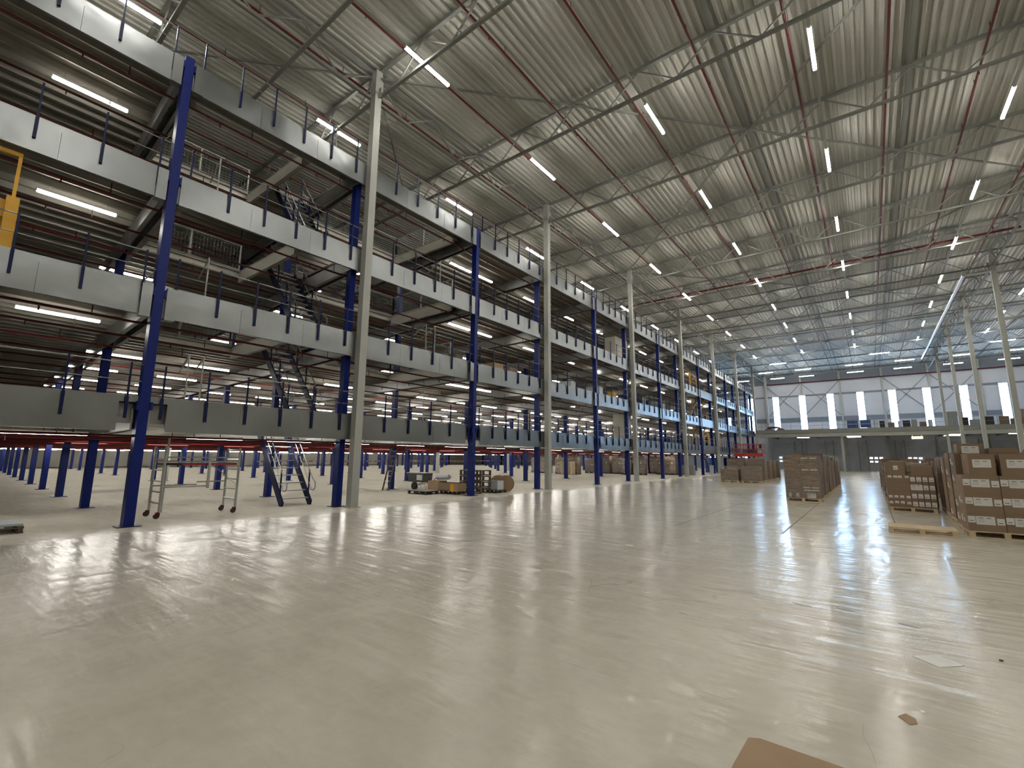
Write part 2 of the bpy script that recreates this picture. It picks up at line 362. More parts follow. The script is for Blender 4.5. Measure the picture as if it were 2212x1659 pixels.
# red sprinkler pipes under the roof
rp = MB().tube((0, YFRONT, 0), (0, YBACK-.1, 0), .045, 8, False); k = 0
rpm = rp.mesh('pipe', 'red_pipe')
noz = MB()
for q in range(30): noz.tube((0, q*3.1+1.3, -.14), (0, q*3.1+1.3, -.03), .018, 5); noz.tube((0, q*3.1+2.2, .04), (0, q*3.1+2.2, .3), .012, 4)
nozm = noz.mesh('sprinkler_heads', 'red_pipe')
for i in range(13):
    X = -23.2+2.78*i
    e = empty('sprinkler_pipe', (X, 0, 16.32), label='dark red sprinkler pipe under the roof deck, %s from the left' % nth(i+1), cat='pipe', group='sprinkler pipes under the roof')
    ob('pipe', rpm, e); tag(ob('sprinkler_head', nozm, e), kind='stuff')
e = empty('sprinkler_main', (0, 0, 0), label='thick red water main crossing the hall below the roof trusses', cat='pipe')
m = MB().tube((-19, 39.95, 15.92), (8.6, 39.95, 15.92), .075, 10); ob('pipe', m.mesh('pipe', 'red_pipe'), e)
for i in range(10): X = -17.6+2.78*i; ob('riser', MB().tube((X, 39.95, 15.95), (X, 39.95, 16.4), .04, 6).mesh('riser', 'red_pipe'), e)
e = empty('branch_main', label='grey pipe rack running across just above the red water main', cat='pipe')
ob('pipe', MB().tube((-19, 39.7, 16.33), (8.6, 39.7, 16.33), .05, 8).mesh('pipe', 'roof_steel'), e)
ob('back_wall_main', MB().tube((-14, 93.5, 14.92), (XR, 93.5, 14.92), .09, 8).mesh('back_wall_main', 'red_pipe'), label='red pipe running along the top of the back wall above the windows', cat='pipe')
e = empty('ventilation_pipe', label='bright silver pipe beneath the roof beside the right-hand columns', cat='pipe')
dv = MB().path([(8.0, 45.2, 15.0), (6.55, 45.2, 15.0), (6.55, 80.5, 15.0)], .09, 10); ob('pipe', dv.mesh('pipe', 'alu'), e)

# ------------------------------------------------------------------ tall pale columns
wc = MB().box(-.14, .14, -.14, .14, .02, 16.5)
wcm = wc.mesh('shaft', 'white_steel'); wgm = MB().box(-.17, .17, -.17, .17, 15.5, 16.1).box(-.30, .30, -.015, .015, 15.3, 15.7).mesh('gusset', 'white_steel')
wbm = MB().box(-.2, .2, -.2, .2, 0, .02).mesh('base_plate', 'white_steel')
for X, nm, ks in ((HX[0], 'in front of the storage platform', range(0, 8)), (HX[1], 'on the right side of the hall', range(2, 7)), (-36.39, 'standing inside the storage platform', range(0, 7))):
    n = 0
    for k in ks:
        Y = YW0+12*k
        if X < -20: Y = sh(X, Y)
        elif X < 0: Y -= .08
        n += 1
        e = empty('hall_column', (X+.22 if -20 < X < 0 else X, Y, 0), label='tall pale grey steel column %s, %s from the viewer' % (nm, nth(n)), cat='column', group='pale steel columns')
        ob('shaft', wcm, e); ob('base_plate', wbm, e)
        if X > -20: ob('gusset', wgm, e)

# ------------------------------------------------------------------ storage platform
def blue_col(full=True):
    h = 12.62
    s = MB().box(-.125, .125, -.1, .1, .02, h); s.box(-.135, .135, -.112, -.1, .02, h)
    a = s.mesh('shaft', 'blue'); lip = MB().box(.127, .137, -.112, .112, .02, h).box(-.137, -.127, -.112, .112, .02, h)
    return a, MB().box(-.2, .2, -.23, .23, 0, .02).mesh('base_plate', 'navy')
BC = blue_col()
bracket = MB()
for z in FL: bracket.box(-.15, .15, .11, .16, z-.28, z-.08); bracket.box(-.15, .15, -.16, -.11, z-.28, z-.08)
bkm = bracket.mesh('splice_plate', 'blue')
for i in range(NX+1):
    n = 0
    for Y in ROWY:
        X = colx(i); yy = sh(X, Y)
        if i and not seen(X, yy, 1.0, 30): continue
        n += 1
        if i == 0: lb = 'blue steel column on the front edge of the platform, %s from the viewer' % nth(n)
        else: lb = 'blue steel column under the platform, %s row behind the front, %s from the left' % (nth(i), nth(n))
        dk = i == 1 and abs(Y-YB0) < .1
        if i == 0 and min(abs(Y-(YO0+12*k)) for k in range(-1, 8)) < .1: X -= .36
        e = empty('platform_column', (X, yy, 0), label=lb, cat='column', group='blue platform columns')
        ob('shaft', BC[0], e); ob('base_plate', BC[1], e)
        if i < 2: ob('splice_plate', bkm, e)
# decks with openings: (x0,x1,y0,y1)
DX0 = colx(NX)-1
OP = [(-19.6, -15.3, 3.9, 7.3), (-18.3, -15.3, 7.75, 9.15), (-19.6, -15.3, 9.6, 14.9)]
OPL = {0: [OP[1]], 1: OP, 2: OP, 3: OP}
YE = 81.2
for l in range(4):
    zt = FL[l]; ops = OPL[l]
    d = MB(); ax0 = min(o[0] for o in ops); ax1 = max(o[1] for o in ops)
    ys = sorted({-3.2, YE, *[o[2] for o in ops], *[o[3] for o in ops]})
    d.box(DX0, ax0, -3.2, YE, zt-.07, zt); d.box(ax1, XF-.05, -3.2, YE, zt-.07, zt)
    for a, b_ in zip(ys, ys[1:]):
        hit = [o for o in ops if o[2] <= a and o[3] >= b_]
        if not hit: d.box(ax0, ax1, a, b_, zt-.07, zt)
        elif hit[0][0] > ax0: d.box(ax0, hit[0][0], a, b_, zt-.07, zt)
    dk = ob('platform_deck', d.mesh('platform_deck', 'deck_under'), kind='structure')
    j = 0; x = XF-.5
    full = MB().box(-.03, .03, -3.1, YE-.1, zt-.27, zt-.25).box(-.03, -.02, -3.1, YE-.1, zt-.27, zt-.07).mesh('joist', 'joist')
    while x > DX0:
        o2 = [o for o in ops if o[0]-.05 < x < o[1]+.05]
        if o2:
            lo, hi = min(o[2] for o in o2), max(o[3] for o in o2)
            s = MB()
            for a, b_ in ((-3.1, lo), (hi, YE-.1)): s.box(-.03, .03, a, b_, zt-.27, zt-.25); s.box(-.03, -.02, a, b_, zt-.27, zt-.07)
            ob('joist', s.mesh('joist', 'joist'), dk, (x, 0, 0))
        else: ob('joist', full, dk, (x, 0, 0))
        x -= .56
    for a, b_ in ((3.9, 'x'), (7.35, 'x'), (9.5, 'x'), (14.95, 'x')):
        if l: ob('trimmer_beam', MB().box(-19.7, -15.2, a-.06, a+.06, zt-.5, zt-.07).mesh('trimmer_beam', 'joist'), dk)
    # girders across, twin channels
    n = 0
    for Y in ROWY:
        yb = sh(DX0, Y)
        n += 1
        e = empty('cross_girder', label='pair of steel channels carrying the %s deck, %s from the viewer' % (LV[l], nth(n)), cat='girder', group='cross girders')
        for s in (-.17, .17):
            gm = MB().bar((XF-.1, Y+s, (BB[l]+zt-.28)/2+.04), (DX0, yb+s, (BB[l]+zt-.28)/2+.04), .035, zt-.3-BB[l])
            f = -1 if s < 0 else 1
            for z in (BB[l]+.05, zt-.28): gm.bar((XF-.1, Y+s-f*.045, z), (DX0, yb+s-f*.045, z), .09, .02)
            ob('channel', gm.mesh('channel', 'galv_plain'), e)
    # red sprinkler pipes under the deck
    pp = MB().tube((0, -3, 0), (0, YE-1, 0), .032, 6, False).mesh('pipe', 'red_pipe')
    x = XF-.55; n = 0
    while x > -60 and n < 20:
        n += 1
        z_ = BB[l]-.1
        e = empty('sprinkler_pipe', (x, 0, z_), label='thin red sprinkler pipe under the %s deck, %s from the front edge' % (LV[l], nth(n)), cat='pipe', group='sprinkler pipes under the %s deck' % LV[l])
        ob('pipe', pp, e)
        if n < 4: tag(ob('sprinkler_head', nozm, e, (0, -3, 0)), kind='stuff')
        x -= 2.0
# edge beams: sheet panels between columns, with a recessed top lip
YC = ROWY
for l in range(4):
    for i, (a, b_) in enumerate(zip(YC, YC[1:])):
        near_even = lambda y: min(abs(y-(YB0+12*k)) for k in range(-1, 8)) < .05
        ga = .48 if (l == 0 and near_even(a)) else .12
        gb = .48 if (l == 0 and near_even(b_)) else .12
        if not near_even(a): ga = .004
        if not near_even(b_): gb = .004
        p0, p1 = a+ga, b_-gb
        e = empty('edge_beam', (0, 0, 0), label='galvanised edge beam of the %s deck, %s bay from the viewer' % (LV[l], nth(i+1)), cat='beam', group='galvanised edge beams of the %s deck' % LV[l])
        n = 3; w = (p1-p0)/n
        for q in range(n):
            s = MB().box(XF-.04+rnd.uniform(0, .008), XF+.05+rnd.uniform(0, .006), p0+q*w+.003, p0+(q+1)*w-.003, BB[l], FL[l]-.1)
            ob('panel', s.mesh('panel', 'galv'), e)
        ob('top_lip', MB().box(XF-.06, XF+.02, a+(.12 if near_even(a) else 0), b_-(.12 if near_even(b_) else 0), FL[l]-.1, FL[l]+.06).mesh('top_lip', 'galv'), e)
        if l:   # cover boxes hugging the columns
            for yy in (a+.15, b_-.37):
                if near_even(a if yy < (a+b_)/2 else b_): ob('cover_box', MB().box(XF-.05, XF+.16, yy, yy+.22, BB[l]-.06, FL[l]-.02).mesh('cover_box', 'galv'), e)
        else: ob('inner_channel', MB().box(XF-.3, XF-.22, a-.1, b_+.1, BB[l]+.2, FL[l]-.12).mesh('inner_channel', 'tread'), e)
# guard rails: blue posts outside the beam, two thin grey rails
post = MB().box(-.028, .028, -.028, .028, -.5, .02).box(-.02, .02, -.018, .018, .02, .86).mesh('post', 'navy')
for l in range(4):
    e = empty('guard_rail', (XF+.08, 0, FL[l]), label='guard rail of dark blue posts along the edge of the %s deck' % LV[l], cat='railing', group='guard rails of the platform')
    for a, b_ in zip(YC, YC[1:]):
        n = 6
        for q in range(n):
            y = a + .35 + (b_-a-.7)*q/(n-1)
            if y > 0 and (l == 3 or not (52 < y < 58)): ob('post', post, e, (0, y, 0))
    for z, r in ((.84, .016), (.42, .012)): ob('rail', MB().tube((-.05, -2.6, z), (-.05, YE, z), r, 6).mesh('rail', 'galv_plain'), e)

# ------------------------------------------------------------------ lamps
def lamp_meshes(L, m, hang=0):
    h = MB().box(-.055, .055, -L/2, L/2, .03, .09)
    if hang:
        for s in (-.35, .35): h.box(-.008, .008, s*L-.008, s*L+.008, .09, hang)
    for s in (-1, 1): h.box(-.05, .05, s*L/2-.012, s*L/2+.012, -.02, .09)
    d = MB().prism([(-.06, .03), (-.045, -.03), (.045, -.03), (.06, .03)], 1, -L/2+.012, L/2-.012)
    return h.mesh('housing', 'lamp_housing'), d.mesh('diffuser', m)
HLM = lamp_meshes(2.05, 'lamp_hall'); DLM = lamp_meshes(1.65, 'lamp_deck', .30); DLM0 = lamp_meshes(1.65, 'lamp_deck', .62); XLM = lamp_meshes(2.05, 'lamp_hall', 1.42)
ROWN = ('above the storage platform', 'nearest the platform', 'second from the platform', 'over the middle of the hall', 'right of the middle', 'beyond the right-hand columns', 'second beyond the right-hand columns')
LX = (-16.9, -11.3, -5.78, -.32, 5.5, 11.1, 16.7)
for i, X in enumerate(LX):
    e = empty('light_track', (X, 0, 15.53), label='thin pale lighting track under the roof, row %s' % ROWN[i], cat='lighting track', group='lighting tracks')
    ob('track', MB().box(-.045, .045, -11, 79, 0, .05).mesh('track', 'white_steel'), e)
    for k in range(-1, 10):
        Y = 2.2+7.4*k
        lb = 'tube lamp under roof, row %s, %s from viewer' % (ROWN[i], nth(k+2))
        e = empty('tube_lamp', (X, Y, 15.44), label=lb, cat='lamp', group='tube lamps under the roof, lengthwise')
        ob('housing', HLM[0], e); ob('diffuser', HLM[1], e)
for r, (Y, xs) in enumerate(((75., (-9.4, 2.1, 13.2)), (82.2, (-12.1, -7.0, -.7, 4.9, 10.5, 16.)), (89., (-16.8, -11.4, -7.2, -.7, 5., 10.5, 16.)))):
    for q, X in enumerate(xs):
        e = empty('tube_lamp', (X, Y, 15.3), math.pi/2, label='crosswise tube lamp near the back wall, %s row, %s from the left' % (nth(r+1), nth(q+1)), cat='lamp', group='crosswise tube lamps near the back wall')
        ob('housing', XLM[0], e); ob('diffuser', XLM[1], e)
cands = []
ROW0 = {0: [2.0, 5.95, 8.4, 11.0, 14.1, 17.1, 20.3, 23.4, 26.5, 29.6], 1: [1.9, 17.1, 18.95, 23.75, 28.5], 2: [1.9, 17.1, 18.95, 23.75, 28.5], 3: [1.8, 17.1, 18.95, 23.75, 28.5]}
for l in range(4):
    z = (2.2, 5.38, 8.6, 11.95)[l]
    for i in range(14):
        X = -16.9 if i == 0 else -22.2-4.4*(i-1)
        ys = ROW0[l]+([33+3.1*q for q in range(19)] if l == 0 else [33.3+4.8*q for q in range(12)]) if i == 0 else [3.95+3.1*q for q in range(25)]
        for j, Y in enumerate(ys):
            yy = sh(X, Y)
            if yy > YE-1 or (l and i == 0 and 3.5 < Y < 15): continue
            if l and i == 1 and X > -19.6: continue
            p = px(X, yy, z)
            if not seen(X, yy, z, 40): continue
            if l == 3 and i > 0 and (i > 2 or j % 3): continue
            if l == 2 and i > 0 and (i > 5 or j % 2): continue
            cands.append((p[2], l, i, j, X, yy, z))
cands.sort()
near, far = cands[:200], cands[200:]
for dist, l, i, j, X, Y, z in near:
    e = empty('tube_lamp', (X, Y, z), label='white tube lamp under the %s deck, %s row in, %s from the left' % (LV[l], nth(i+1), nth(j+1)), cat='lamp', group='tube lamps under the %s deck' % LV[l])
    ob('housing', (DLM0 if l == 0 else DLM)[0], e); ob('diffuser', DLM[1], e)
fb = MB()
for dist, l, i, j, X, Y, z in far:
    if dist > 100: continue
    fb.m = 0; fb.box(X-.055, X+.055, Y-.82, Y+.82, z+.03, z+.09); fb.m = 1; fb.box(X-.05, X+.05, Y-.81, Y+.81, z-.03, z+.03)
if fb.v: ob('distant_lamp', fb.mesh('distant_lamp', 'lamp_housing2', 'lamp_deck'), label='far rows of white tube lamps deep inside the storage platform', cat='lamp', kind='stuff')

# ------------------------------------------------------------------ back mezzanine
mz = MB().box(-13.9, XR, 81.4, YBACK, 5.85, 6.1)
dk = ob('back_deck', mz.mesh('back_deck', 'wall_low'), kind='structure')
ob('back_edge_beam', MB().box(-13.9, XR, 81.2, 81.45, 5.0, 5.52).mesh('back_edge_beam', 'white_steel'), label='lower pale grey beam along the front of the back mezzanine', cat='beam')
ob('back_fascia', MB().box(-13.9, XR, 81.12, 81.4, 5.54, 6.12).mesh('back_fascia', 'roof_steel'), label='upper grey fascia along the front of the back mezzanine', cat='fascia')
jm = MB().box(-.06, .06, 81.5, YBACK-.2, 5.2, 5.84).mesh('joist', 'girt')
for i in range(15): ob('joist', jm, dk, (-12.6+3.0*i, 0, 0))
pc = MB().box(-.16, .16, -.16, .16, 0, 5.0).mesh('support_column', 'white_steel')
for i, X in enumerate((-14.3, -3.03, 19.2)): ob('support_column', pc, None, (X+.3 if i == 0 else X, 81.7, 0), label='short pale column carrying the front of the back mezzanine, %s from the left' % nth(i+1), cat='column', group='back mezzanine columns')
e = empty('back_guard_rail', (0, 81.5, 6.12), label='thin grey guard rail on the edge of the back mezzanine', cat='railing')
pm_ = MB().box(-.02, .02, -.02, .02, 0, 1.1).mesh('post', 'roof_steel')
for i in range(22): ob('post', pm_, e, (-13.2+2*i, 0, 0))
for z in (.55, 1.08): ob('rail', MB().tube((-13.7, 0, z), (XR, 0, z), .02, 6).mesh('rail', 'roof_steel'), e)
# lattice frames beside the dock doors
for i, X in enumerate((-9.65, -5.25, -.85, 3.75, 8.6, 13.0)):
    e = empty('lattice_frame', (X, 93.4, 0), label='grey zigzag steel lattice frame between the dock doors, %s from the left' % nth(i+1), cat='frame', group='lattice frames between dock doors')
    for s in (-.55, .55): ob('post', MB().box(s-.06, s+.06, -.1, .1, 0, 4.8).mesh('post', 'roof_steel'), e)
    for q in range(4): ob('web_bar', MB().bar((-.5 if q % 2 else .5, 0, .3+1.1*q), (.5 if q % 2 else -.5, 0, 1.4+1.1*q), .11, .11).mesh('web_bar', 'white_steel'), e)
for i, (X, Y) in enumerate(((-8.2, 86.5), (-1.7, 84.5), (-1.7, 87.5), (9.2, 84.5), (9.2, 88.0), (15., 85.))):
    e = empty('tube_lamp', (X, Y, 5.11), math.pi/2, label='tube lamp under the back mezzanine, %s of six' % nth(i+1), cat='lamp', group='tube lamps under the back mezzanine')
    ob('housing', DLM[0], e); ob('diffuser', DLM[1], e)
MT['sign_glow'] = mat('sign_glow', (.8, .8, .5), .5, emit=(1, .95, .62), es=1.1)
ob('light_box', MB().box(4.6, 5.75, 81.9, 82.0, 4.5, 4.85).box(4.7, 4.73, 81.94, 81.97, 4.85, 5.9).box(5.6, 5.63, 81.94, 81.97, 4.85, 5.9).mesh('light_box', 'sign_glow'), label='pale yellow glowing light box hanging under the back mezzanine', cat='light box')
def simple(name, m, x0, x1, y0, y1, z0, z1, label, cat, **k):
    return ob(name, MB().box((x0-x1)/2, (x1-x0)/2, (y0-y1)/2, (y1-y0)/2, 0, z1-z0).mesh(name, m), None, ((x0+x1)/2, (y0+y1)/2, z0), label=label, cat=cat, **k)
for i, (x0, x1) in enumerate(((-2.3, -.95), (-.8, .5))):
    e = empty('roll_cage', ((x0+x1)/2, 83, 6.1), label='blue slatted roll cage on the back mezzanine, %s one' % ('left' if i == 0 else 'right'), cat='roll cage', group='roll cages on the back mezzanine')
    w = (x1-x0)/2
    ob('panel', MB().box(-w+.05, w-.05, -.35, .35, .15, 1.25).mesh('panel', 'plastic_blue'), e)
    fr = MB()
    for s in (-w, w): fr.box(s-.04, s+.04, -.38, -.3, 0, 1.3).box(s-.04, s+.04, .3, .38, 0, 1.3)
    ob('frame', fr.mesh('frame', 'alu'), e); ob('shelf_rail', MB().box(-w, w, -.4, -.36, .65, .7).mesh('shelf_rail', 'alu'), e)
r2 = random.Random(5)
items = [('wall', 1.0, .5, 1.1, 'white folded trolley'), ('black', 1.7, .6, 1.0, 'black machine crate'), ('card3', 2.7, .7, .75, 'brown carton'), ('wall', 3.6, .35, .9, 'white bagged bundle'), ('black', 4.3, .8, .95, 'black roll container'), ('grey_box', 5.1, .6, 1.05, 'grey cabinet'),
         ('card3', 6.0, .7, .7, 'brown carton'), ('wall', 6.75, .4, .95, 'white wrapped bundle'), ('grey_box', 8.9, 1.0, 1.9, 'tall grey machine housing'), ('black', 10.0, .8, 1.1, 'black crate'), ('grey_box', 11.0, .9, .8, 'low grey cabinet'), ('black', 12.3, .8, 1.1, 'dark crate'),
         ('card3', 13.6, .9, 1.1, 'brown carton'), ('card3', 14.6, .8, .8, 'brown carton'), ('card', 15.6, 1.0, 1.7, 'tall brown carton pile'), ('card3', 16.8, .9, 1.9, 'tall brown carton pile')]
for i, (m, X, w, h, nm) in enumerate(items):
    mm = MB().box(-w/2, w/2, -.4, .4, .0, h); mm.box(-w/2+.03, w/2-.03, -.37, .37, h, h+.02)
    ob('goods_box', mm.mesh('goods_box', m), None, (X, 83, 6.1), label='%s, back mezzanine, %s right of blue cages' % (nm, nth(i+1)), cat='box', group='goods on the back mezzanine')
for i, (X, w, d, h, m) in enumerate(((-12.3, 1.3, .8, .35, 'card3'), (-11.6, 1.9, .9, .25, 'red_pipe'), (-10.7, 1.2, .8, .35, 'card3'), (-6.2, 1.6, .8, .2, 'wood'), (-5.2, .9, .7, .28, 'alu'))):
    p = MB().prism([(-w/2, 0), (w/2, 0), (w/2-.15, h*.6), (w*.2, h), (-w*.3, h*.9), (-w/2+.1, h*.5)], 1, -d/2, d/2)
    ob('sheet_pile', p.mesh('sheet_pile', m), None, (X, 82.6, 6.1 if i != 1 else 6.47), label='low sheet pile at left end of back mezzanine, %s from the left' % nth(i+1), cat='pile', group='piles on the back mezzanine')

# ------------------------------------------------------------------ stairs
def stair(x0, y0, z0, x1, z1, w, n, label, smat='navy', rmat='galv_plain', along='x', loop=True, group=None, rail_h=.95):
    """flight rising from (x0, z0) to (x1, z1); local x is the run, local y the width"""
    e = empty('stair', (x0, y0, z0), 0 if along == 'x' else math.pi/2, label=label, cat='stair', group=group)
    dx, dz = x1-x0, z1-z0; sg = 1 if dx > 0 else -1
    for s in (0, w):
        ob('stringer', MB().prism([(0, 0), (sg*.16, 0), (dx+sg*.06, dz-.16), (dx+sg*.06, dz+.02), (dx-sg*.1, dz+.02), (-sg*.05, .14)], 1, s-.025, s+.025).mesh('stringer', smat), e)
        L = math.hypot(dx, dz); pts = [(-sg*.02, s, rail_h-.05), (dx, s, dz+rail_h)]
        if loop: pts = [(sg*.08, s, .52), (-sg*.10, s, .50), (-sg*.22, s, .60), (-sg*.20, s, .78)] + pts
        ob('handrail', MB().path(pts, .021, 6).mesh('handrail', rmat), e)
        ob('knee_rail', MB().tube((0, s, rail_h*.5+.05), (dx, s, dz+rail_h*.5+.05), .014, 6).mesh('knee_rail', rmat), e)
        for t in (.08, .38, .68, .97): ob('baluster', MB().box(dx*t-.02, dx*t+.02, s-.02, s+.02, dz*t, dz*t+rail_h).mesh('baluster', smat), e)
    for i in range(1, n):
        t = i/n; ob('tread', MB().box(dx*t-.11, dx*t+.11, .03, w-.03, dz*t-.03, dz*t).mesh('tread', 'tread'), e)
    return e
stair(-15.75, 7.88, 0, -18.35, 3.05, 1.0, 12, 'steep dark steel stair from the hall floor up to the lowest deck', group='platform stairs', rmat='tread')
stair(-15.75, 7.88, 3.06, -18.35, 5.95, 1.0, 12, 'dark steel stair rising from the lowest deck to the second deck', group='platform stairs')
stair(-15.75, 7.88, 5.96, -18.35, 9.10, 1.0, 12, 'dark steel stair rising from the second deck to the third deck', group='platform stairs')
stair(-15.75, 7.88, 9.11, -18.35, 12.5, 1.0, 13, 'dark steel stair rising from the third deck to the top deck', group='platform stairs')
def stair_y(x0, y0, z0, y1, z1, w, n, label, **k):
    e = stair(0, 0, 0, y1-y0, z1-z0, w, n, label, **k); e.location = (x0, y0, z0); e.rotation_euler = (0, 0, math.pi/2); return e
stair_y(-14.7, 60.0, 0, 55.9, 3.05, .9, 12, 'navy blue stair coming down to the hall floor near the far end of the platform', loop=False, rmat='navy')
stair_y(-14.9, 53.2, 3.06, 57.0, 5.95, .9, 12, 'yellow-railed stair from the lowest deck near the far end', loop=False, smat='yellow', rmat='yellow', rail_h=1.1)
stair_y(-14.9, 53.2, 5.96, 57.0, 9.10, .9, 12, 'yellow-railed stair from the second deck near the far end', loop=False, smat='yellow', rmat='yellow', rail_h=1.1)
# rails and nets around the deck openings
for l in (1, 2, 3):
    z = FL[l]
    for nm, (x0, y0, x1, y1) in (('inner side', (-19.75, 3.8, -19.75, 7.3)), ('near end', (-19.75, 3.8, -15.3, 3.8)), ('far end', (-19.75, 15.05, -15.3, 15.05)), ('far inner side', (-19.75, 9.6, -19.75, 15.05))):
        e = empty('safety_fence', (0, 0, z), label='pale grey mesh safety fence round the opening in the %s deck, %s' % (LV[l], nm), cat='fence', group='safety fences')
        fr = MB(); p, q = Vector((x0, y0, 0)), Vector((x1, y1, 0))
        for zz in (.08, 1.1): fr.bar(p+Vector((0, 0, zz)), q+Vector((0, 0, zz)), .035, .035)
        ob('frame', fr.mesh('frame', 'white_steel'), e)
        for t in (0, .5, 1): c0 = p.lerp(q, t); ob('post', MB().box(c0.x-.025, c0.x+.025, c0.y-.025, c0.y+.025, 0, 1.12).mesh('post', 'white_steel'), e)
        me_ = MB(); n = int((q-p).length/.12)
        for i in range(1, n): c0 = p.lerp(q, i/n); me_.box(c0.x-.004, c0.x+.004, c0.y-.004, c0.y+.004, .1, 1.08)
        tag(ob('mesh_infill', me_.mesh('mesh_infill', 'white_steel'), e), kind='stuff')
# slanted rail frames standing at the deck edge
for l, Y in ((2, 4.6), (2, 13.6), (3, 8.2), (3, 14.7), (1, 12.9), (1, 13.4), (0, 12.9), (0, 4.4), (0, 4.75), (1, 4.6)):
    ob('rail_stand', MB().path([(-14.6, Y, 0), (-14.6, Y, 1.35), (-15.6, Y+.1, 1.0)], .022, 6).mesh('rail_stand', 'white_steel'), None, (0, 0, FL[l]),
       label='pale bent tube rail stand on the %s deck edge, %s' % (LV[l], 'near the left blue column' if Y < 4.7 else 'beside it, second one' if Y < 5 else 'by the stair head' if Y < 9 else 'beyond the pale column' if Y < 13 else 'between columns, farther one' if Y < 14 else 'just before the next blue column'), cat='rail stand', group='rail stands on the %s deck' % LV[l])
# far yellow pallet gates, near yellow gate at the left edge of the view
def gate(x, y0, y1, z, h, label):
    e = empty('pallet_gate', (x, y0, z), label=label, cat='gate', group='yellow gates'); w = y1-y0
    for yy in (0, w): ob('post', MB().box(-.05, .05, yy-.05, yy+.05, 0, h).mesh('post', 'yellow'), e)
    for zz in (.4*h, .7*h, h): ob('rail', MB().tube((0, 0, zz), (0, w, zz), .03, 6).mesh('rail', 'yellow'), e)
    ob('brace', MB().tube((0, 0, .4*h), (0, w, h), .025, 6).mesh('brace', 'yellow'), e)
    return e
gate(-14.2, 45.6, 48.6, 9.1, 1.5, 'yellow gate frame on the third deck beside the pale columns')
gate(-14.2, 48.9, 51.0, 9.1, 1.4, 'second yellow gate frame on the third deck, further along')
gate(-14.2, 52.0, 54.6, 3.05, 1.5, 'yellow gate frame on the lowest deck near the far stair')
gate(-14.2, 58.4, 59.4, 3.05, 1.5, 'narrow yellow gate frame on the lowest deck beyond the stair')
gate(-16.3, 50.4, 53.0, 3.05, 2.0, 'yellow gate frame set back on the lowest deck')
e = empty('loading_gate', (-14.3, .70, 5.95), label='large yellow tilting gate at the edge of the second deck, left end', cat='gate')
ob('post', MB().box(-.09, .06, -.10, .10, 0, 1.25).box(-.03, .03, -.03, .03, 1.25, 2.25).mesh('post', 'yellow'), e)
ob('post', MB().box(-.09, .06, -3.1, -2.9, 0, 1.25).box(-.03, .03, -3.03, -2.97, 1.25, 2.25).mesh('post', 'yellow'), e)
ob('top_rail', MB().box(-.04, .04, -3.0, .03, 2.2, 2.29).mesh('top_rail', 'yellow'), e)
ob('mid_rail', MB().box(-.03, .03, -3.0, 0, .75, .83).mesh('mid_rail', 'yellow'), e)
ob('base_rail', MB().box(-.22, -.12, -.22, .05, 0, 1.2).mesh('base_rail', 'yellow'), e)

# ------------------------------------------------------------------ rolling scaffold, ladder
e = empty('rolling_scaffold', (0, 0, 0), label='aluminium rolling scaffold with red platform edge under the lowest deck', cat='scaffold')
for Y in (4.3, 6.18):
    xs_ = (-16.03, -15.17)
    for X in xs_:
        ob('upright', MB().tube((X, Y, .16), (X, Y, 1.92 if X < -16 or Y < 5 else 1.9), .034, 8).mesh('upright', 'alu'), e)
        w = ob('castor', MB().tube((X-.02, Y-.05, .07), (X+.02, Y-.05, .07), .07, 12).mesh('castor', 'dark'), e)
        ob('fork', MB().box(X-.03, X+.03, Y-.07, Y+.02, .07, .17).mesh('fork', 'red_pipe'), w)
    for q in range(6): ob('rung', MB().tube((xs_[0], Y, .40+.29*q), (xs_[1], Y, .40+.29*q), .024, 6).mesh('rung', 'alu'), e)
ob('platform', MB().box(-15.95, -15.3, 4.32, 6.15, 1.40, 1.46).mesh('platform', 'wood_dark'), e)
ob('platform_edge', MB().box(-15.28, -15.25, 4.75, 6.15, 1.40, 1.46).mesh('platform_edge', 'red'), e)
for X, z in ((-15.17, 1.5), (-15.17, 1.62), (-16.03, 1.5), (-15.17, .82), (-16.03, .82)):
    ob('side_rail', MB().tube((X, 4.3, z), (X, 6.18 if z > 1 else 5.4, z), .02, 6).mesh('side_rail', 'alu'), e)
ob('side_rail', MB().tube((-16.03, 5.4, .9), (-16.03, 6.18, .9), .02, 6).mesh('side_rail', 'alu'), e)
ob('hanger', MB().box(-15.19, -15.15, 5.36, 5.42, .76, 1.72).mesh('hanger', 'alu'), e)
ob('diagonal_brace', MB().tube((-15.6, 5.6, 1.42), (-15.17, 6.15, .82), .014, 6).mesh('diagonal_brace', 'alu'), e)
ob('tall_pole', MB().tube((-16.6, 4.75, .02), (-16.6, 4.75, 2.2), .03, 8).mesh('tall_pole', 'alu'), label='upright aluminium tube standing behind the rolling scaffold', cat='pole')
e = empty('ladder', (-19.35, 14.80, .01), label='wooden-sided ladder leaning against a blue column under the lowest deck', cat='ladder')
for s in (-.22, .22): ob('side_rail', MB().bar((s, 0, 0), (s*.9+.12, .42, 2.15), .035, .075).mesh('side_rail', 'wood_dark'), e)
for i in range(8): t = (i+.8)/8.6; ob('rung', MB().tube((-.22*(1-.1*t)+.12*t, .42*t, 2.15*t), (.22*(1-.1*t)+.12*t, .42*t, 2.15*t), .016, 6).mesh('rung', 'alu'), e)

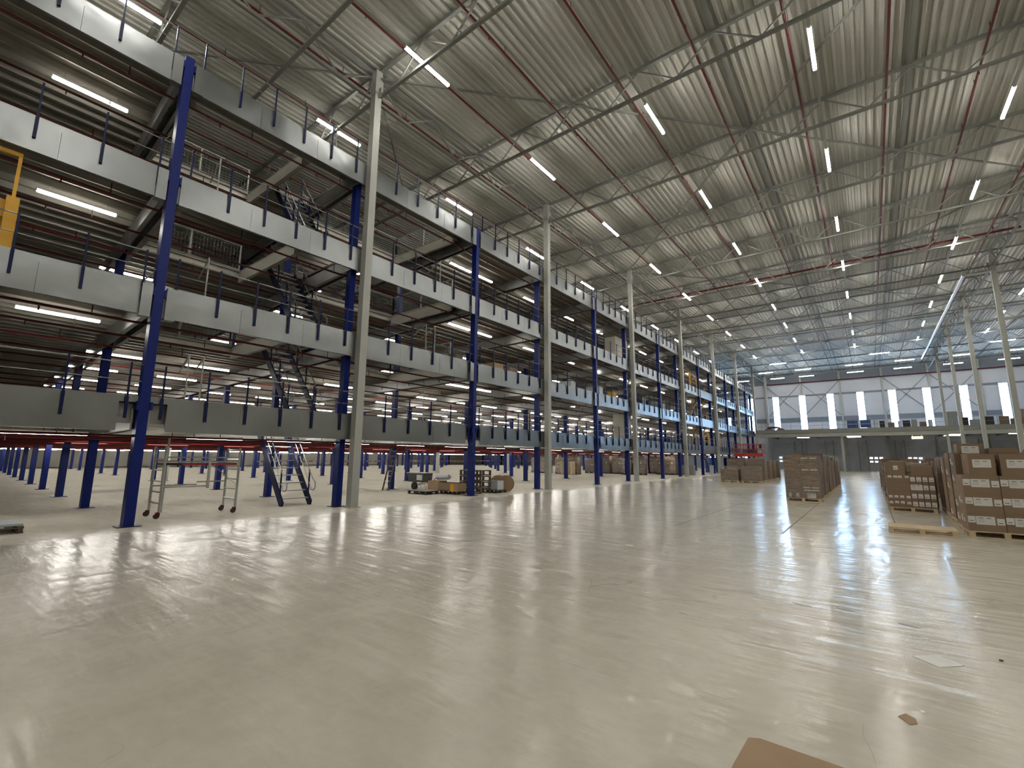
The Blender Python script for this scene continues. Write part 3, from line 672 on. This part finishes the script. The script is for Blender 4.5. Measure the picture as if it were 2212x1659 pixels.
# ------------------------------------------------------------------ pallets and cartons
PB = {}
for wd in ('wood', 'wood_dark'):
    PB[wd] = (MB().box(-.6, .6, -.05, .05, .122, .144).mesh('top_board', wd), MB().box(-.05, .05, -.04, .04, .022, .1).mesh('block', wd),
              MB().box(-.6, .6, -.05, .05, 0, .022).mesh('bottom_board', wd), MB().box(-.05, .05, -.4, .4, .1, .122).mesh('stringer_board', wd))
def pallet_parts(e, wd):
    t, b, bb, sb = PB[wd]
    for y in (-.35, -.175, 0, .175, .35): ob('top_board', t, e, (0, y, 0))
    for y in (-.35, 0, .35):
        ob('bottom_board', bb, e, (0, y, 0))
        for x in (-.55, 0, .55): ob('block', b, e, (x, y, 0))
    for x in (-.55, 0, .55): ob('stringer_board', sb, e, (x, 0, 0))
def pallet_one(wd):
    m = MB()
    for y in (-.35, -.175, 0, .175, .35): m.box(-.6, .6, y-.05, y+.05, .122, .144)
    for y in (-.35, 0, .35):
        m.box(-.6, .6, y-.05, y+.05, 0, .022)
        for x in (-.55, 0, .55): m.box(x-.05, x+.05, y-.04, y+.04, .022, .1)
    for x in (-.55, 0, .55): m.box(x-.05, x+.05, -.4, .4, .1, .122)
    return m.mesh('pallet', wd)
P1 = {w: pallet_one(w) for w in ('wood', 'wood_dark')}
def pallet(x, y, rz, label, wd='wood', near=True, z=0, group=None):
    if near:
        e = empty('pallet', (x, y, z), rz, label=label, cat='pallet', group=group); pallet_parts(e, wd)
    else: e = ob('pallet', P1[wd], None, (x, y, z), rz, label=label, cat='pallet', group=group)
    return e
lab = MB().box(-.15, .15, -.003, 0, -.09, .09).mesh('paper_label', 'paper')
lab_s = MB().box(-.06, .06, -.003, 0, -.07, .07).mesh('paper_label', 'paper')
lab_t = MB().box(-.05, .05, -.003, 0, -.042, .042).mesh('paper_label', 'paper')
lab_w = MB().box(-.12, .12, -.003, 0, -.02, .02).mesh('paper_label', 'paper')
pr_ = MB().box(-.11, -.03, -.004, -.0031, .045, .058).box(.02, .09, -.004, -.0031, .045, .058)
for q in range(4): pr_.box(-.12, -.02, -.004, -.0031, .02-.02*q, .023-.02*q)
prm = pr_.mesh('printing', 'ink'); prs = MB().box(-.04, .03, -.004, -.0031, -.035, -.02).mesh('printing', 'ink')
LBL = {'b': (lab, prm), 's': (lab_s, prs), 't': (lab_t, prs), 'w': (lab_w, None)}
def carton(o, rz, x0, x1, y0, y1, z0, z1, label, m='card', labels=(), tape=True, group=None, side=None):
    """box in the local frame of a pallet at o, front face towards -y"""
    c, s = math.cos(rz), math.sin(rz); cx, cy = (x0+x1)/2, (y0+y1)/2
    w, d, h = x1-x0-.006, y1-y0-.006, z1-z0-.003
    b = .004; mb = MB().prism([(-w/2+b, -d/2), (w/2-b, -d/2), (w/2, -d/2+b), (w/2, d/2-b), (w/2-b, d/2), (-w/2+b, d/2), (-w/2, d/2-b), (-w/2, -d/2+b)], 2, 0, h)
    e = ob('carton', mb.mesh('carton', m), None, (o[0]+cx*c-cy*s, o[1]+cx*s+cy*c, o[2]+z0), rz, label=label, cat='carton', group=group)
    if tape:
        t = MB().box(-w/2-.001, w/2+.001, -.025, .025, h, h+.001).box(-w/2-.0015, -w/2-.0005, -.025, .025, h*.7, h).box(w/2+.0005, w/2+.0015, -.025, .025, h*.7, h)
        ob('tape', t.mesh('tape', 'tape'), e)
    for k, u, v in labels:
        lm, pm2 = LBL[k]; l = ob('paper_label', lm, e, (u*w/2, -d/2-.0005, v*h))
        if pm2: ob('printing', pm2, l)
    for k, u, v in side or ():
        lm, pm2 = LBL[k]; l = ob('paper_label', lm, e, (-w/2-.0005, u*d/2, v*h), -math.pi/2)
    return e
def wrap(o, rz, x0, x1, y0, y1, z0, z1, label):
    m = MB(); k = .012; n = 0
    P = [(x0-k, y0-k), (x1+k, y0-k), (x1+k, y1+k), (x0-k, y1+k)]
    zz = [z0+(z1-z0)*i/5 for i in range(6)]; rr = random.Random(int(x0*97+o[1]*31))
    m.v = []; 
    for z in zz:
        for i in range(4):
            a, b_ = P[i], P[(i+1) % 4]
            for t in (0, .33, .66): j = rr.uniform(-.008, .004) if t else 0; m.v.append((a[0]+(b_[0]-a[0])*t+j, a[1]+(b_[1]-a[1])*t+j, z))
    for q in range(5):
        for i in range(12): j = (i+1) % 12; m.f.append((q*12+i, q*12+j, q*12+12+j, q*12+12+i)); m.mi.append(0)
    m.f.append(tuple(60+i for i in range(12))); m.mi.append(0)
    return ob('stretch_film', m.mesh('stretch_film', 'film'), None, (o[0], o[1], o[2]), rz, label=label, cat='film', group='stretch film on pallet loads')
# (A) nearest stack on the right
def load(x, y, rz, rows, nm, wd='wood', near=False, film=None, z=0, m=None, two=True, lbl=True, seed=0, pal=True):
    """rows: list of layers; a layer is (z0, z1, [(u0, u1, labels)...]) across the 1.2 m front"""
    rr = random.Random(seed+int(x*7+y*13)); o = (x, y, z)
    if pal: pallet(x, y, rz, 'pallet under %s' % nm, wd, near, z, 'pallets under carton loads')
    for li, (z0, z1, cs) in enumerate(rows):
        for ci, cc in enumerate(cs):
            u0, u1, lb = cc[:3]; mm = m or rr.choice(('card', 'card', 'card3'))
            if len(cc) > 3: mm = cc[3]
            pos = 'left' if ci == 0 else 'right' if ci == len(cs)-1 else nth(ci+1)
            if len(cs) == 1: pos = 'alone'
            carton(o, rz, u0, u1, -.4, .4 if len(cc) < 5 else cc[4], z0, z1, 'carton, %s in %s layer, %s' % (pos, nth(li+1), nm), mm, lb, True, 'cartons of '+nm, side=(('t', 0, .5), ('s', .6, .6)) if lbl and rr.random() < .6 else None)
    if film: wrap(o, rz, -.6, .6, -.4, .4, .15, film, 'clear stretch film round '+nm)
big = (('s', -.78, .62), ('b', -.04, .58), ('s', .76, .55))
H = .405
rowsA = [(.144+H*i, .144+H*(i+1), [(-.6, 0, big), (.0, .6, big)]) for i in range(3)]
rowsA.append((.144+3*H, .144+3*H+.48, [(-.46, -.02, (('b', 0, .55),)), (.05, .55, (('b', 0, .55),))]))
load(2.19, 15.11, .02, rowsA, 'nearest stack at the right edge', near=True, m='card')
r3 = random.Random(3)
def rnd_rows(top, rr, lbs=True, far=False):
    if far:
        h = (top-.144)/2
        return [(.144+h*i, .144+h*(i+1), [(-.6, 0, (('t', .2, .6),)), (0, .6, (('s', -.2, .6),))]) for i in range(2 if far != 3 else 1)] if far < 3 else [(.144, top, [(-.6, 0, (('t', .2, .6),)), (0, .6, (('s', -.2, .6),))])]
    z = .144; out = []
    while z < top-.12:
        h = rr.choice((.25, .32, .4, .5)); h = min(h, top-z)
        if top-z-h < .15: h = top-z
        k = rr.choice((2, 2, 3)); us = [-.6+1.2*i/k for i in range(k+1)]
        out.append((z, z+h, [(a, b_, ((rr.choice('stw'), rr.uniform(-.3, .3), .6),) if lbs and rr.random() < .7 else ()) for a, b_ in zip(us, us[1:])])); z += h
    return out
tops = [1.86, 1.86, 1.86, 1.9, 1.75, 1.8, 1.7, 1.8]
for i in range(8):
    load(2.21+.03*i+(.06 if i % 2 else 0), 16.02+.90*i, rnd.uniform(-.02, .02), rnd_rows(tops[i], r3, True, 2 if i > 2 else 0), 'right-hand row, %s stack behind the nearest' % nth(i+1), near=i < 2, film=tops[i] if i > 4 else None)
carton((2.21, 16.02, 0), 0, -.52, -.06, -.38, .2, 1.862, 2.09, 'small carton on top of the right-hand row behind the nearest stack', 'card', (('b', 0, .35),))
carton((2.21, 16.02, 0), 0, .02, .5, -.38, .2, 1.862, 1.98, 'flat carton on top of the right-hand row, right of the small one', 'card', ())
for i in range(4):
    load(3.52, 15.1+.92*i, 0, rnd_rows((1.37, 1.95, 1.9, 1.9)[i], r3), 'outer right-hand row, %s stack' % nth(i+1), near=False)
# (B) stack with many white labels
tt = lambda *a: tuple(('t', u, v) for u, v in a)
q4 = lambda: [(.0+.155*i, .155+.155*i, (('s', 0, .5),)) for i in range(4)]
rowsB = [(.144, .40, [(-.6, .0, tt((-.8, .55), (-.3, .6), (.2, .6), (.75, .55)))]+q4()), (.40, .655, [(-.6, .0, tt((-.8, .3), (-.3, .32), (.2, .32), (.75, .3)))]+q4()),
         (.655, .95, [(-.6, .0, ()), (.0, .31, (('b', 0, .5),))]+q4()[2:]), (.95, 1.18, [(-.6, .0, tt((-.7, .8), (-.2, .8), (.2, .8), (.8, .8)))]+q4()), (1.18, 1.50, [(.05, .6, ())])]
load(1.0, 20.75, -.12, rowsB, 'stack with many white labels', near=True, m='card')
carton((1.0, 20.75, 0), -.12, -.57, -.08, -.4, .2, 1.18, 1.64, 'tall brown carton with one white label on top of the many-labelled stack', 'card', (('s', 0, .55),), True)
simple('paper_sheet', 'paper', .50, .92, 20.5, 21.1, 1.645, 1.655, 'white sheet lying on the top carton of the many-labelled stack', 'paper')
for i in range(13):
    load(.97+.02*(i % 3), 22.0+1.45*i, rnd.uniform(-.03, .03), rnd_rows(r3.choice((1.55, 1.7, 1.62, 1.75)), r3, True, 2 if i > 2 else 0), 'row behind the many-labelled stack, %s one' % nth(i+1), film=None if i % 3 else 1.6)
for i in range(7):
    load(2.9, 24.5+1.9*i, 0, rnd_rows(r3.choice((1.65, 1.8)), r3, False, 3), 'inner right-hand row, %s stack' % nth(i+1))
# (C) wrapped pair of piles left of the aisle
rowsC = [(.144, .36, [(-.6, 0, tt((-.5, .7), (.4, .7), (-.5, .3), (.4, .3))), (0, .6, (('b', 0, .5),))]), (.36, .62, [(-.6, 0, ()), (0, .6, (('w', -.5, .8), ('w', .5, .8), ('w', -.4, .4), ('w', .5, .4)))]),
         (.62, .98, [(-.6, 0, ()), (0, .6, ())]), (.98, 1.3, [(-.6, 0, ()), (0, .6, (('w', -.5, .9), ('w', .5, .9)))]), (1.3, 1.62, [(-.6, 0, ()), (0, .6, ())]), (1.62, 1.82, [(-.6, -.02, ()), (0, .6, (('w', -.5, .6), ('w', .5, .6)))])]
load(-2.28, 22.7, -.06, rowsC, 'wrapped stack left of the aisle', near=True, film=1.84, m='card')
for i in range(11):
    load(-2.3+.02*(i % 2), 23.9+1.35*i, rnd.uniform(-.03, .03), rnd_rows((1.7, 1.95, 1.8, 1.7, 1.85, 1.6, 1.8, 1.7, 1.3, 1.6, 1.5)[i], r3, True, 2 if i > 3 else 0), 'aisle row, %s behind the wrapped stack' % nth(i+1), film=(1.7, 1.95, 1.8)[i % 3] if i % 2 == 0 else None)
# (D) low wrapped cluster in the middle distance
for r in range(5):
    for q in range(2 if r else 2):
        top = 1.16 if r == 0 else (1.72 if r == 1 else 1.55)
        rows = [(.144, .6, [(-.6, -.05, ()), (-.05, .6, ())]), (.6, top-.2 if r == 0 and q == 0 else top, [(-.6, 0, ()), (0, .6, ())])]
        load((-8.28, -6.86)[q], 37.2+2.1*r, 0, rows, 'low wrapped cluster, %s row, %s pile' % (nth(r+1), ('left', 'right')[q]), film=top+.02, m='card')
for i in range(4): load(-4.9, 44+1.5*i, 0, rnd_rows(1.5, r3, False, 3), 'short row between cluster and aisle, %s pile' % nth(i+1), film=1.5)
# wrapped loads standing under the platform in the distance
spots = [(-26, 42.5), (-24.6, 42.6), (-27.6, 46), (-25.2, 47.5), (-23.4, 47.6), (-21.8, 47.5), (-20.3, 46.4), (-18.9, 46.2), (-26.5, 51), (-22.5, 51.5), (-20.8, 51.2), (-19.2, 51.6), (-17.7, 49.6), (-16.6, 49.0), (-29, 44), (-30.5, 44.5)]
for i, (x, y) in enumerate(spots):
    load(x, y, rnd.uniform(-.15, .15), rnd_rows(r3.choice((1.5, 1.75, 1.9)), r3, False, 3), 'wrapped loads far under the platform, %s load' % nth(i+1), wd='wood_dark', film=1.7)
for i in range(9):
    pallet(-24.4+.01*(i % 3), 41.0, 0, 'empty pallet stack far under the platform, %s pallet from the bottom' % nth(i+1), 'wood', False, .145*i, 'stacked empty pallets')
# empty pallet lying on the floor before the right-hand stacks
pallet(.79, 14.72, -.02, 'empty light wooden pallet lying flat on the floor in front of the carton stacks', 'wood', True)

# ------------------------------------------------------------------ odds and ends under the platform
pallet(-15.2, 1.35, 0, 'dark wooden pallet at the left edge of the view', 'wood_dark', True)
simple('white_board', 'wall', -15.8, -14.75, 1.15, 1.75, .146, .19, 'shiny white board lying on the dark pallet at the left edge', 'board')
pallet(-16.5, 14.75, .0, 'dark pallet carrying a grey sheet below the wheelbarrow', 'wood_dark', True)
simple('grey_sheet', 'galv_plain', -17.15, -15.85, 14.3, 15.2, .146, .17, 'flat grey sheet lying on the dark pallet', 'sheet')
e = empty('wheelbarrow', (-18.4, 16.2, 0), label='wheelbarrow with a dark square tub beside the ladder', cat='wheelbarrow')
ob('tub', MB().prism([(-.65, .86), (.62, .86), (.55, .42), (-.55, .42)], 1, -.3, .3).mesh('tub', 'tub_grey'), e)
ob('tub_rim', MB().box(-.68, .66, -.33, .33, .86, .89).mesh('tub_rim', 'wall'), e)
ob('notice', MB().box(.1, .5, -.312, -.3, .52, .78).mesh('notice', 'paper'), e)
ob('wheel', MB().tube((-.4, -.05, .2), (-.4, .05, .2), .2, 16).mesh('wheel', 'dark'), e)
for s in (-.22, .22):
    ob('handle', MB().path([(-.4, s*.4, .2), (.5, s, .42), (.75, s, .48), (.95, s, .62), (1.15, s, .62)], .018, 6).mesh('handle', 'dark'), e)
    ob('leg', MB().path([(.05, s, .42), (.2, s, .01), (.38, s, .42)], .014, 6).mesh('leg', 'alu'), e)
def crate(name, m, x0, x1, y0, y1, z0, z1, label, cat='crate', lid=None):
    w, d, h = x1-x0, y1-y0, z1-z0; t = .025
    b = MB().box(-w/2, w/2, -d/2, d/2, 0, t)
    for s in (-1, 1): b.box(s*w/2-t/2, s*w/2+t/2, -d/2, d/2, t, h).box(-w/2, w/2, s*d/2-t/2, s*d/2+t/2, t, h)
    return ob(name, b.mesh(name, m), None, ((x0+x1)/2, (y0+y1)/2, z0), label=label, cat=cat)
pallet(-15.7, 15.7, .03, 'pallet under the open boxes beside the front blue column', 'wood_dark', True)
crate('open_carton', 'card2', -17.0, -16.25, 15.5, 16.0, .146, .56, 'pale open box with a plastic cover next to the wheelbarrow', 'box')
crate('open_carton', 'card', -16.2, -15.3, 15.4, 16.0, .146, .5, 'brown open carton between the pale box and the yellow crate', 'box')
ob('sheet_roll', MB().tube((-16.6, 15.7, .72), (-15.9, 15.8, .74), .12, 10).mesh('sheet_roll', 'wall'), label='bundle of white plastic lying across the open boxes', cat='bundle')
e = crate('yellow_crate', 'card2', -15.2, -14.75, 15.2, 15.75, .146, .5, 'pale crate with yellow side panels behind the front blue column')
ob('side_panel', MB().box(-.23, .0, -.29, -.28, .0, .33).mesh('side_panel', 'yellow'), e)
for k in range(4):
    e = empty('slatted_crate', (-14.95, 16.6, .02+.27*k), label='dark brown slatted crate in a stack behind the yellow crate, %s from the bottom' % nth(k+1), cat='crate', group='stacked dark slatted crates')
    for zz in (.0, .2): ob('slat', MB().box(-.65, .65, -.4, -.36, zz, zz+.05).mesh('slat', 'wood_dark'), e); ob('slat', MB().box(-.65, .65, .36, .4, zz, zz+.05).mesh('slat', 'wood_dark'), e)
    for xx in (-.62, -.2, .2, .62): ob('post', MB().box(xx-.04, xx+.04, -.38, -.3, 0, .25).box(xx-.04, xx+.04, .3, .38, 0, .25).mesh('post', 'wood_dark'), e)
simple('paper_sheet', 'paper', -15.4, -14.3, 16.3, 16.9, 1.09, 1.1, 'white paper sheet on top of the dark slatted crates', 'paper')
pallet(-14.75, 17.6, .02, 'dark pallet with the grey cabinet right of the front blue column', 'wood_dark', True)
crate('grey_cabinet', 'wall', -14.8, -14.2, 17.35, 17.8, .146, .58, 'light grey metal cabinet on the dark pallet right of the blue column', 'cabinet')
for k, (X, Y) in enumerate(((-14.9, 18.25), (-14.45, 18.3))):
    e = empty('cable_reel', (X, Y, 0), .35, label='beige wooden cable reel behind the grey cabinet, %s one' % ('left', 'right')[k], cat='reel', group='cable reels')
    for s in (-.12, .12): ob('flange', MB().tube((0, s-.012, .40), (0, s+.012, .40), .4, 24).mesh('flange', 'card2'), e)
    ob('drum', MB().tube((0, -.11, .40), (0, .11, .40), .16, 14).mesh('drum', 'black'), e)
bt = MB()
for q in range(130):
    bt.m = q % 2; bt.box(-52.01, -52, 22+.45*q, 22+.45*(q+1), 1.02, 1.12)
ob('barrier_tape', bt.mesh('barrier_tape', 'wall', 'red'), label='red and white barrier tape stretched far under the platform', cat='tape')
# goods on the second deck near the edge
for i, (x, y, w, d, h, m, nm) in enumerate(((-15.0, 15.1, .5, .5, .45, 'card3', 'dark brown carton'), (-15.0, 17.6, 1.1, .8, .40, 'card2', 'long pale brown carton'), (-15.0, 19.1, .8, .7, .42, 'card', 'brown carton with pale panels'),
        (-15.2, 22.8, .8, .7, .6, 'black', 'dark machine part'), (-15.2, 25.6, .9, .6, .6, 'wall', 'white wrapped machine'), (-15.2, 29.3, 1., .8, .7, 'wall', 'pale crate'), (-15.0, 31.8, .5, .5, .6, 'yellow', 'yellow bundle'),
        (-15.2, 35.4, .8, .7, .55, 'card2', 'pale carton'), (-15.2, 37.2, 1.1, .8, .8, 'black', 'dark crate'), (-15.2, 42, 1, .8, .7, 'grey_box', 'grey crate'), (-15.2, 48, 1, .8, .7, 'card', 'brown carton'), (-15.2, 63, 1, 3, .8, 'grey_box', 'long grey crate'))):
    mm = MB().box(-w/2, w/2, -d/2, d/2, 0, h); mm.box(-w/2+.02, w/2-.02, -d/2+.02, d/2-.02, h, h+.015)
    ob('goods_box', mm.mesh('goods_box', m), None, (x, y, FL[1]), label='%s at edge of the second deck, %s item along' % (nm, nth(i+1)), cat='box')
mm = MB().box(-.5, .5, -1.1, 1.1, 0, 2.1); 
e = ob('crate_panel', mm.mesh('crate_panel', 'inner_wall'), None, (-15.6, 34.0, FL[2]), label='tall off-white crate standing on the third deck behind the posts', cat='crate')
e = ob('crate_panel', MB().box(-.5, .5, -.6, .6, 0, 2.1).mesh('crate_panel', 'inner_wall'), None, (-15.6, 34.8, FL[0]), label='tall off-white crate standing on the lowest deck', cat='crate')
# cabinets and units at the far end below the platform
simple('grey_unit', 'grey_box', -15.9, -14.6, 49.6, 50.4, 0, 1.0, 'grey metal unit on the floor beside a pale column', 'cabinet')
simple('white_post', 'wall', -13.75, -13.4, 52.5, 52.8, 0, 1.0, 'short white post panel on the floor by the far stair', 'panel')
for i, (x0, x1, y0, y1, m) in enumerate(((-16.6, -15.2, 61.5, 63.5, 'plastic_blue'), (-15.1, -13.2, 64.5, 66.3, 'navy'))):
    b = MB().box(x0, x1, y0, y1, 0, 1.85)
    for q in range(4): b.box(x0-.02, x1+.02, y0-.02, y0, .1+.45*q, .16+.45*q)
    ob('metal_locker', b.mesh('metal_locker', m), label='large %s steel container on the floor at the far end' % ('blue', 'dark blue')[i], cat='container')
# scissor lift
e = empty('scissor_lift', (-11.4, 61, 0), label='red scissor lift with raised platform beyond the low wrapped cluster', cat='lift')
ob('chassis', MB().box(-1.3, 1.3, -.5, .5, .2, .75).mesh('chassis', 'red'), e)
for x in (-.95, .95):
    for y in (-.5, .5): ob('wheel', MB().tube((x, y-.08, .25), (x, y+.08, .25), .25, 14).mesh('wheel', 'dark'), e)
for z in (.75, 1.35):
    for y in (-.35, .35): ob('scissor_arm', MB().bar((-1.1, y, z), (1.1, y, z+.6), .06, .1).bar((1.1, y+.05, z), (-1.1, y+.05, z+.6), .06, .1).mesh('scissor_arm', 'grey_box'), e)
ob('platform', MB().box(-1.55, 1.55, -.6, .6, 2.0, 2.35).mesh('platform', 'red'), e)
gr = MB()
for y in (-.6, .6):
    for x in (-1.5, -.75, 0, .75, 1.5): gr.bar((x, y, 2.3), (x, y, 3.4), .05, .05)
    for z in (2.85, 3.4): gr.bar((-1.5, y, z), (1.5, y, z), .05, .05)
for x in (-1.5, 1.5):
    for z in (2.85, 3.4): gr.bar((x, -.6, z), (x, .6, z), .05, .05)
ob('guard_rail', gr.mesh('guard_rail', 'red'), e)
ob('control_box', MB().box(1.2, 1.45, -.55, -.35, 2.95, 3.35).mesh('control_box', 'black'), e)
# cable hanging on the blue column near the left
ob('hanging_cable', MB().path([(-14.6, 3.45, 11.2), (-15.4, 3.5, 10.9), (-16.4, 3.6, 11.3), (-17.2, 3.7, 11.5)], .012, 5).mesh('hanging_cable', 'black'), label='thin black cable sagging below the top deck beside the blue column', cat='cable')

# ------------------------------------------------------------------ litter on the floor
def flat(name, m, pts, label, cat, th=.0015, z=.0005, curl=0):
    c = Vector((sum(p[0] for p in pts)/len(pts), sum(p[1] for p in pts)/len(pts), 0))
    return ob(name, MB().prism([(p[0]-c.x, p[1]-c.y) for p in pts], 2, 0, th).mesh(name, m), None, (c.x, c.y, z), label=label, cat=cat)
flat('paper_sheet', 'paper', [(.13, 5.56), (.29, 5.40), (.46, 5.57), (.31, 5.72)], 'white paper sheet lying on the bare floor at lower right', 'paper', .003)
flat('paper_scrap', 'paper', [(.24, 6.13), (.285, 6.13), (.28, 6.19), (.24, 6.18)], 'tiny white paper scrap beyond the large paper sheet', 'paper')
flat('cardboard_scrap', 'card2', [(-.01, 4.24), (.045, 4.16), (.085, 4.20), (.08, 4.27), (.03, 4.31)], 'small brown cardboard scrap on the floor below the paper sheet', 'cardboard', .004)
flat('cardboard_sheet', 'card2', [(-.76, 3.02), (-.745, 3.35), (-.69, 3.385), (-.2, 3.37), (.1, 3.30), (.05, 2.6), (-.75, 2.5)], 'large brown cardboard sheet cut off by the bottom edge', 'cardboard', .006)
flat('paper_scrap', 'paper', [(-3.97, 8.80), (-3.82, 8.80), (-3.82, 8.9), (-3.97, 8.88)], 'small white scrap alone on the open floor in mid hall', 'paper')
flat('paper_scrap', 'paper', [(.105, 4.42), (.125, 4.40), (.14, 4.42), (.12, 4.44)], 'tiny white scrap beside the brown cardboard scrap', 'paper')
flat('rubber_bit', 'black', [(.71, 5.9), (.73, 5.89), (.74, 5.92), (.72, 5.93)], 'tiny black bit on the floor right of the paper sheet', 'debris', .008)
MT['stain'] = mat('floor_stain', (.21, .19, .17), .4)
for i, (x, y, w, d, a) in enumerate(((-.79, 6.62, .1, .035, -.2), (-.38, 6.73, .09, .03, -.3), (.13, 6.53, .06, .03, -.3), (.2, 6.5, .05, .02, -.3), (-1.79, 5.43, .06, .012, -.2), (-7.2, 10.6, .2, .06, .1), (-6.4, 10.3, .18, .08, .2), (-5.6, 9.6, .14, .05, .3), (-8.9, 7.9, .15, .06, 0))):
    n = 9; ob('floor_stain', MB().prism([(w*math.cos(t*6.283/n)*(1+.2*math.sin(t*2.1)), d*math.sin(t*6.283/n)) for t in range(n)], 2, 0, .0008).mesh('floor_stain', 'stain'), None, (x, y, .0002), a, kind='structure')
# faint tyre marks on the sealed floor
MT['tyre_mark'] = mat('tyre_mark', (.34, .315, .27), .3)
for pts, w in (([(-3.69, 9.28), (-3.47, 10.01), (-2.96, 10.88), (-2.49, 11.76), (-2.06, 12.56)], .03), ([(-4.82, 3.43), (-4.6, 3.93), (-4.4, 4.34), (-4.29, 4.93), (-4.5, 5.45)], .006),
               ([(-.16, 4.61), (-.03, 4.96), (.06, 5.35), (.1, 5.89), (.09, 6.67), (.02, 7.43)], .006), ([(-.19, 4.02), (-.19, 3.82), (-.15, 3.66), (-.13, 3.5)], .008), ([(-5.06, 3.11), (-5.0, 2.75), (-5.09, 2.41)], .006)):
    P = [Vector((*p, 0)) for p in pts]; Q = []
    for i in range(len(P)-1):
        p0, p1, p2, p3 = P[max(i-1, 0)], P[i], P[i+1], P[min(i+2, len(P)-1)]
        for t in (0, .25, .5, .75): Q.append(.5*((2*p1)+(p2-p0)*t+(2*p0-5*p1+4*p2-p3)*t*t+(3*p1-p0-3*p2+p3)*t**3))
    Q.append(P[-1]); n = len(Q); m = MB()
    for i, q in enumerate(Q):
        d = (Q[min(i+1, n-1)]-Q[max(i-1, 0)]).normalized(); s = Vector((-d.y, d.x, 0))*w/2*min(1, .2+4*min(i, n-1-i)/n)
        m.v += [tuple(q-s+Vector((0, 0, .0004))), tuple(q+s+Vector((0, 0, .0004)))]
    for i in range(n-1): m.f.append((2*i, 2*i+2, 2*i+3, 2*i+1)); m.mi.append(0)
    ob('tyre_mark', m.mesh('tyre_mark', 'tyre_mark'), kind='structure')
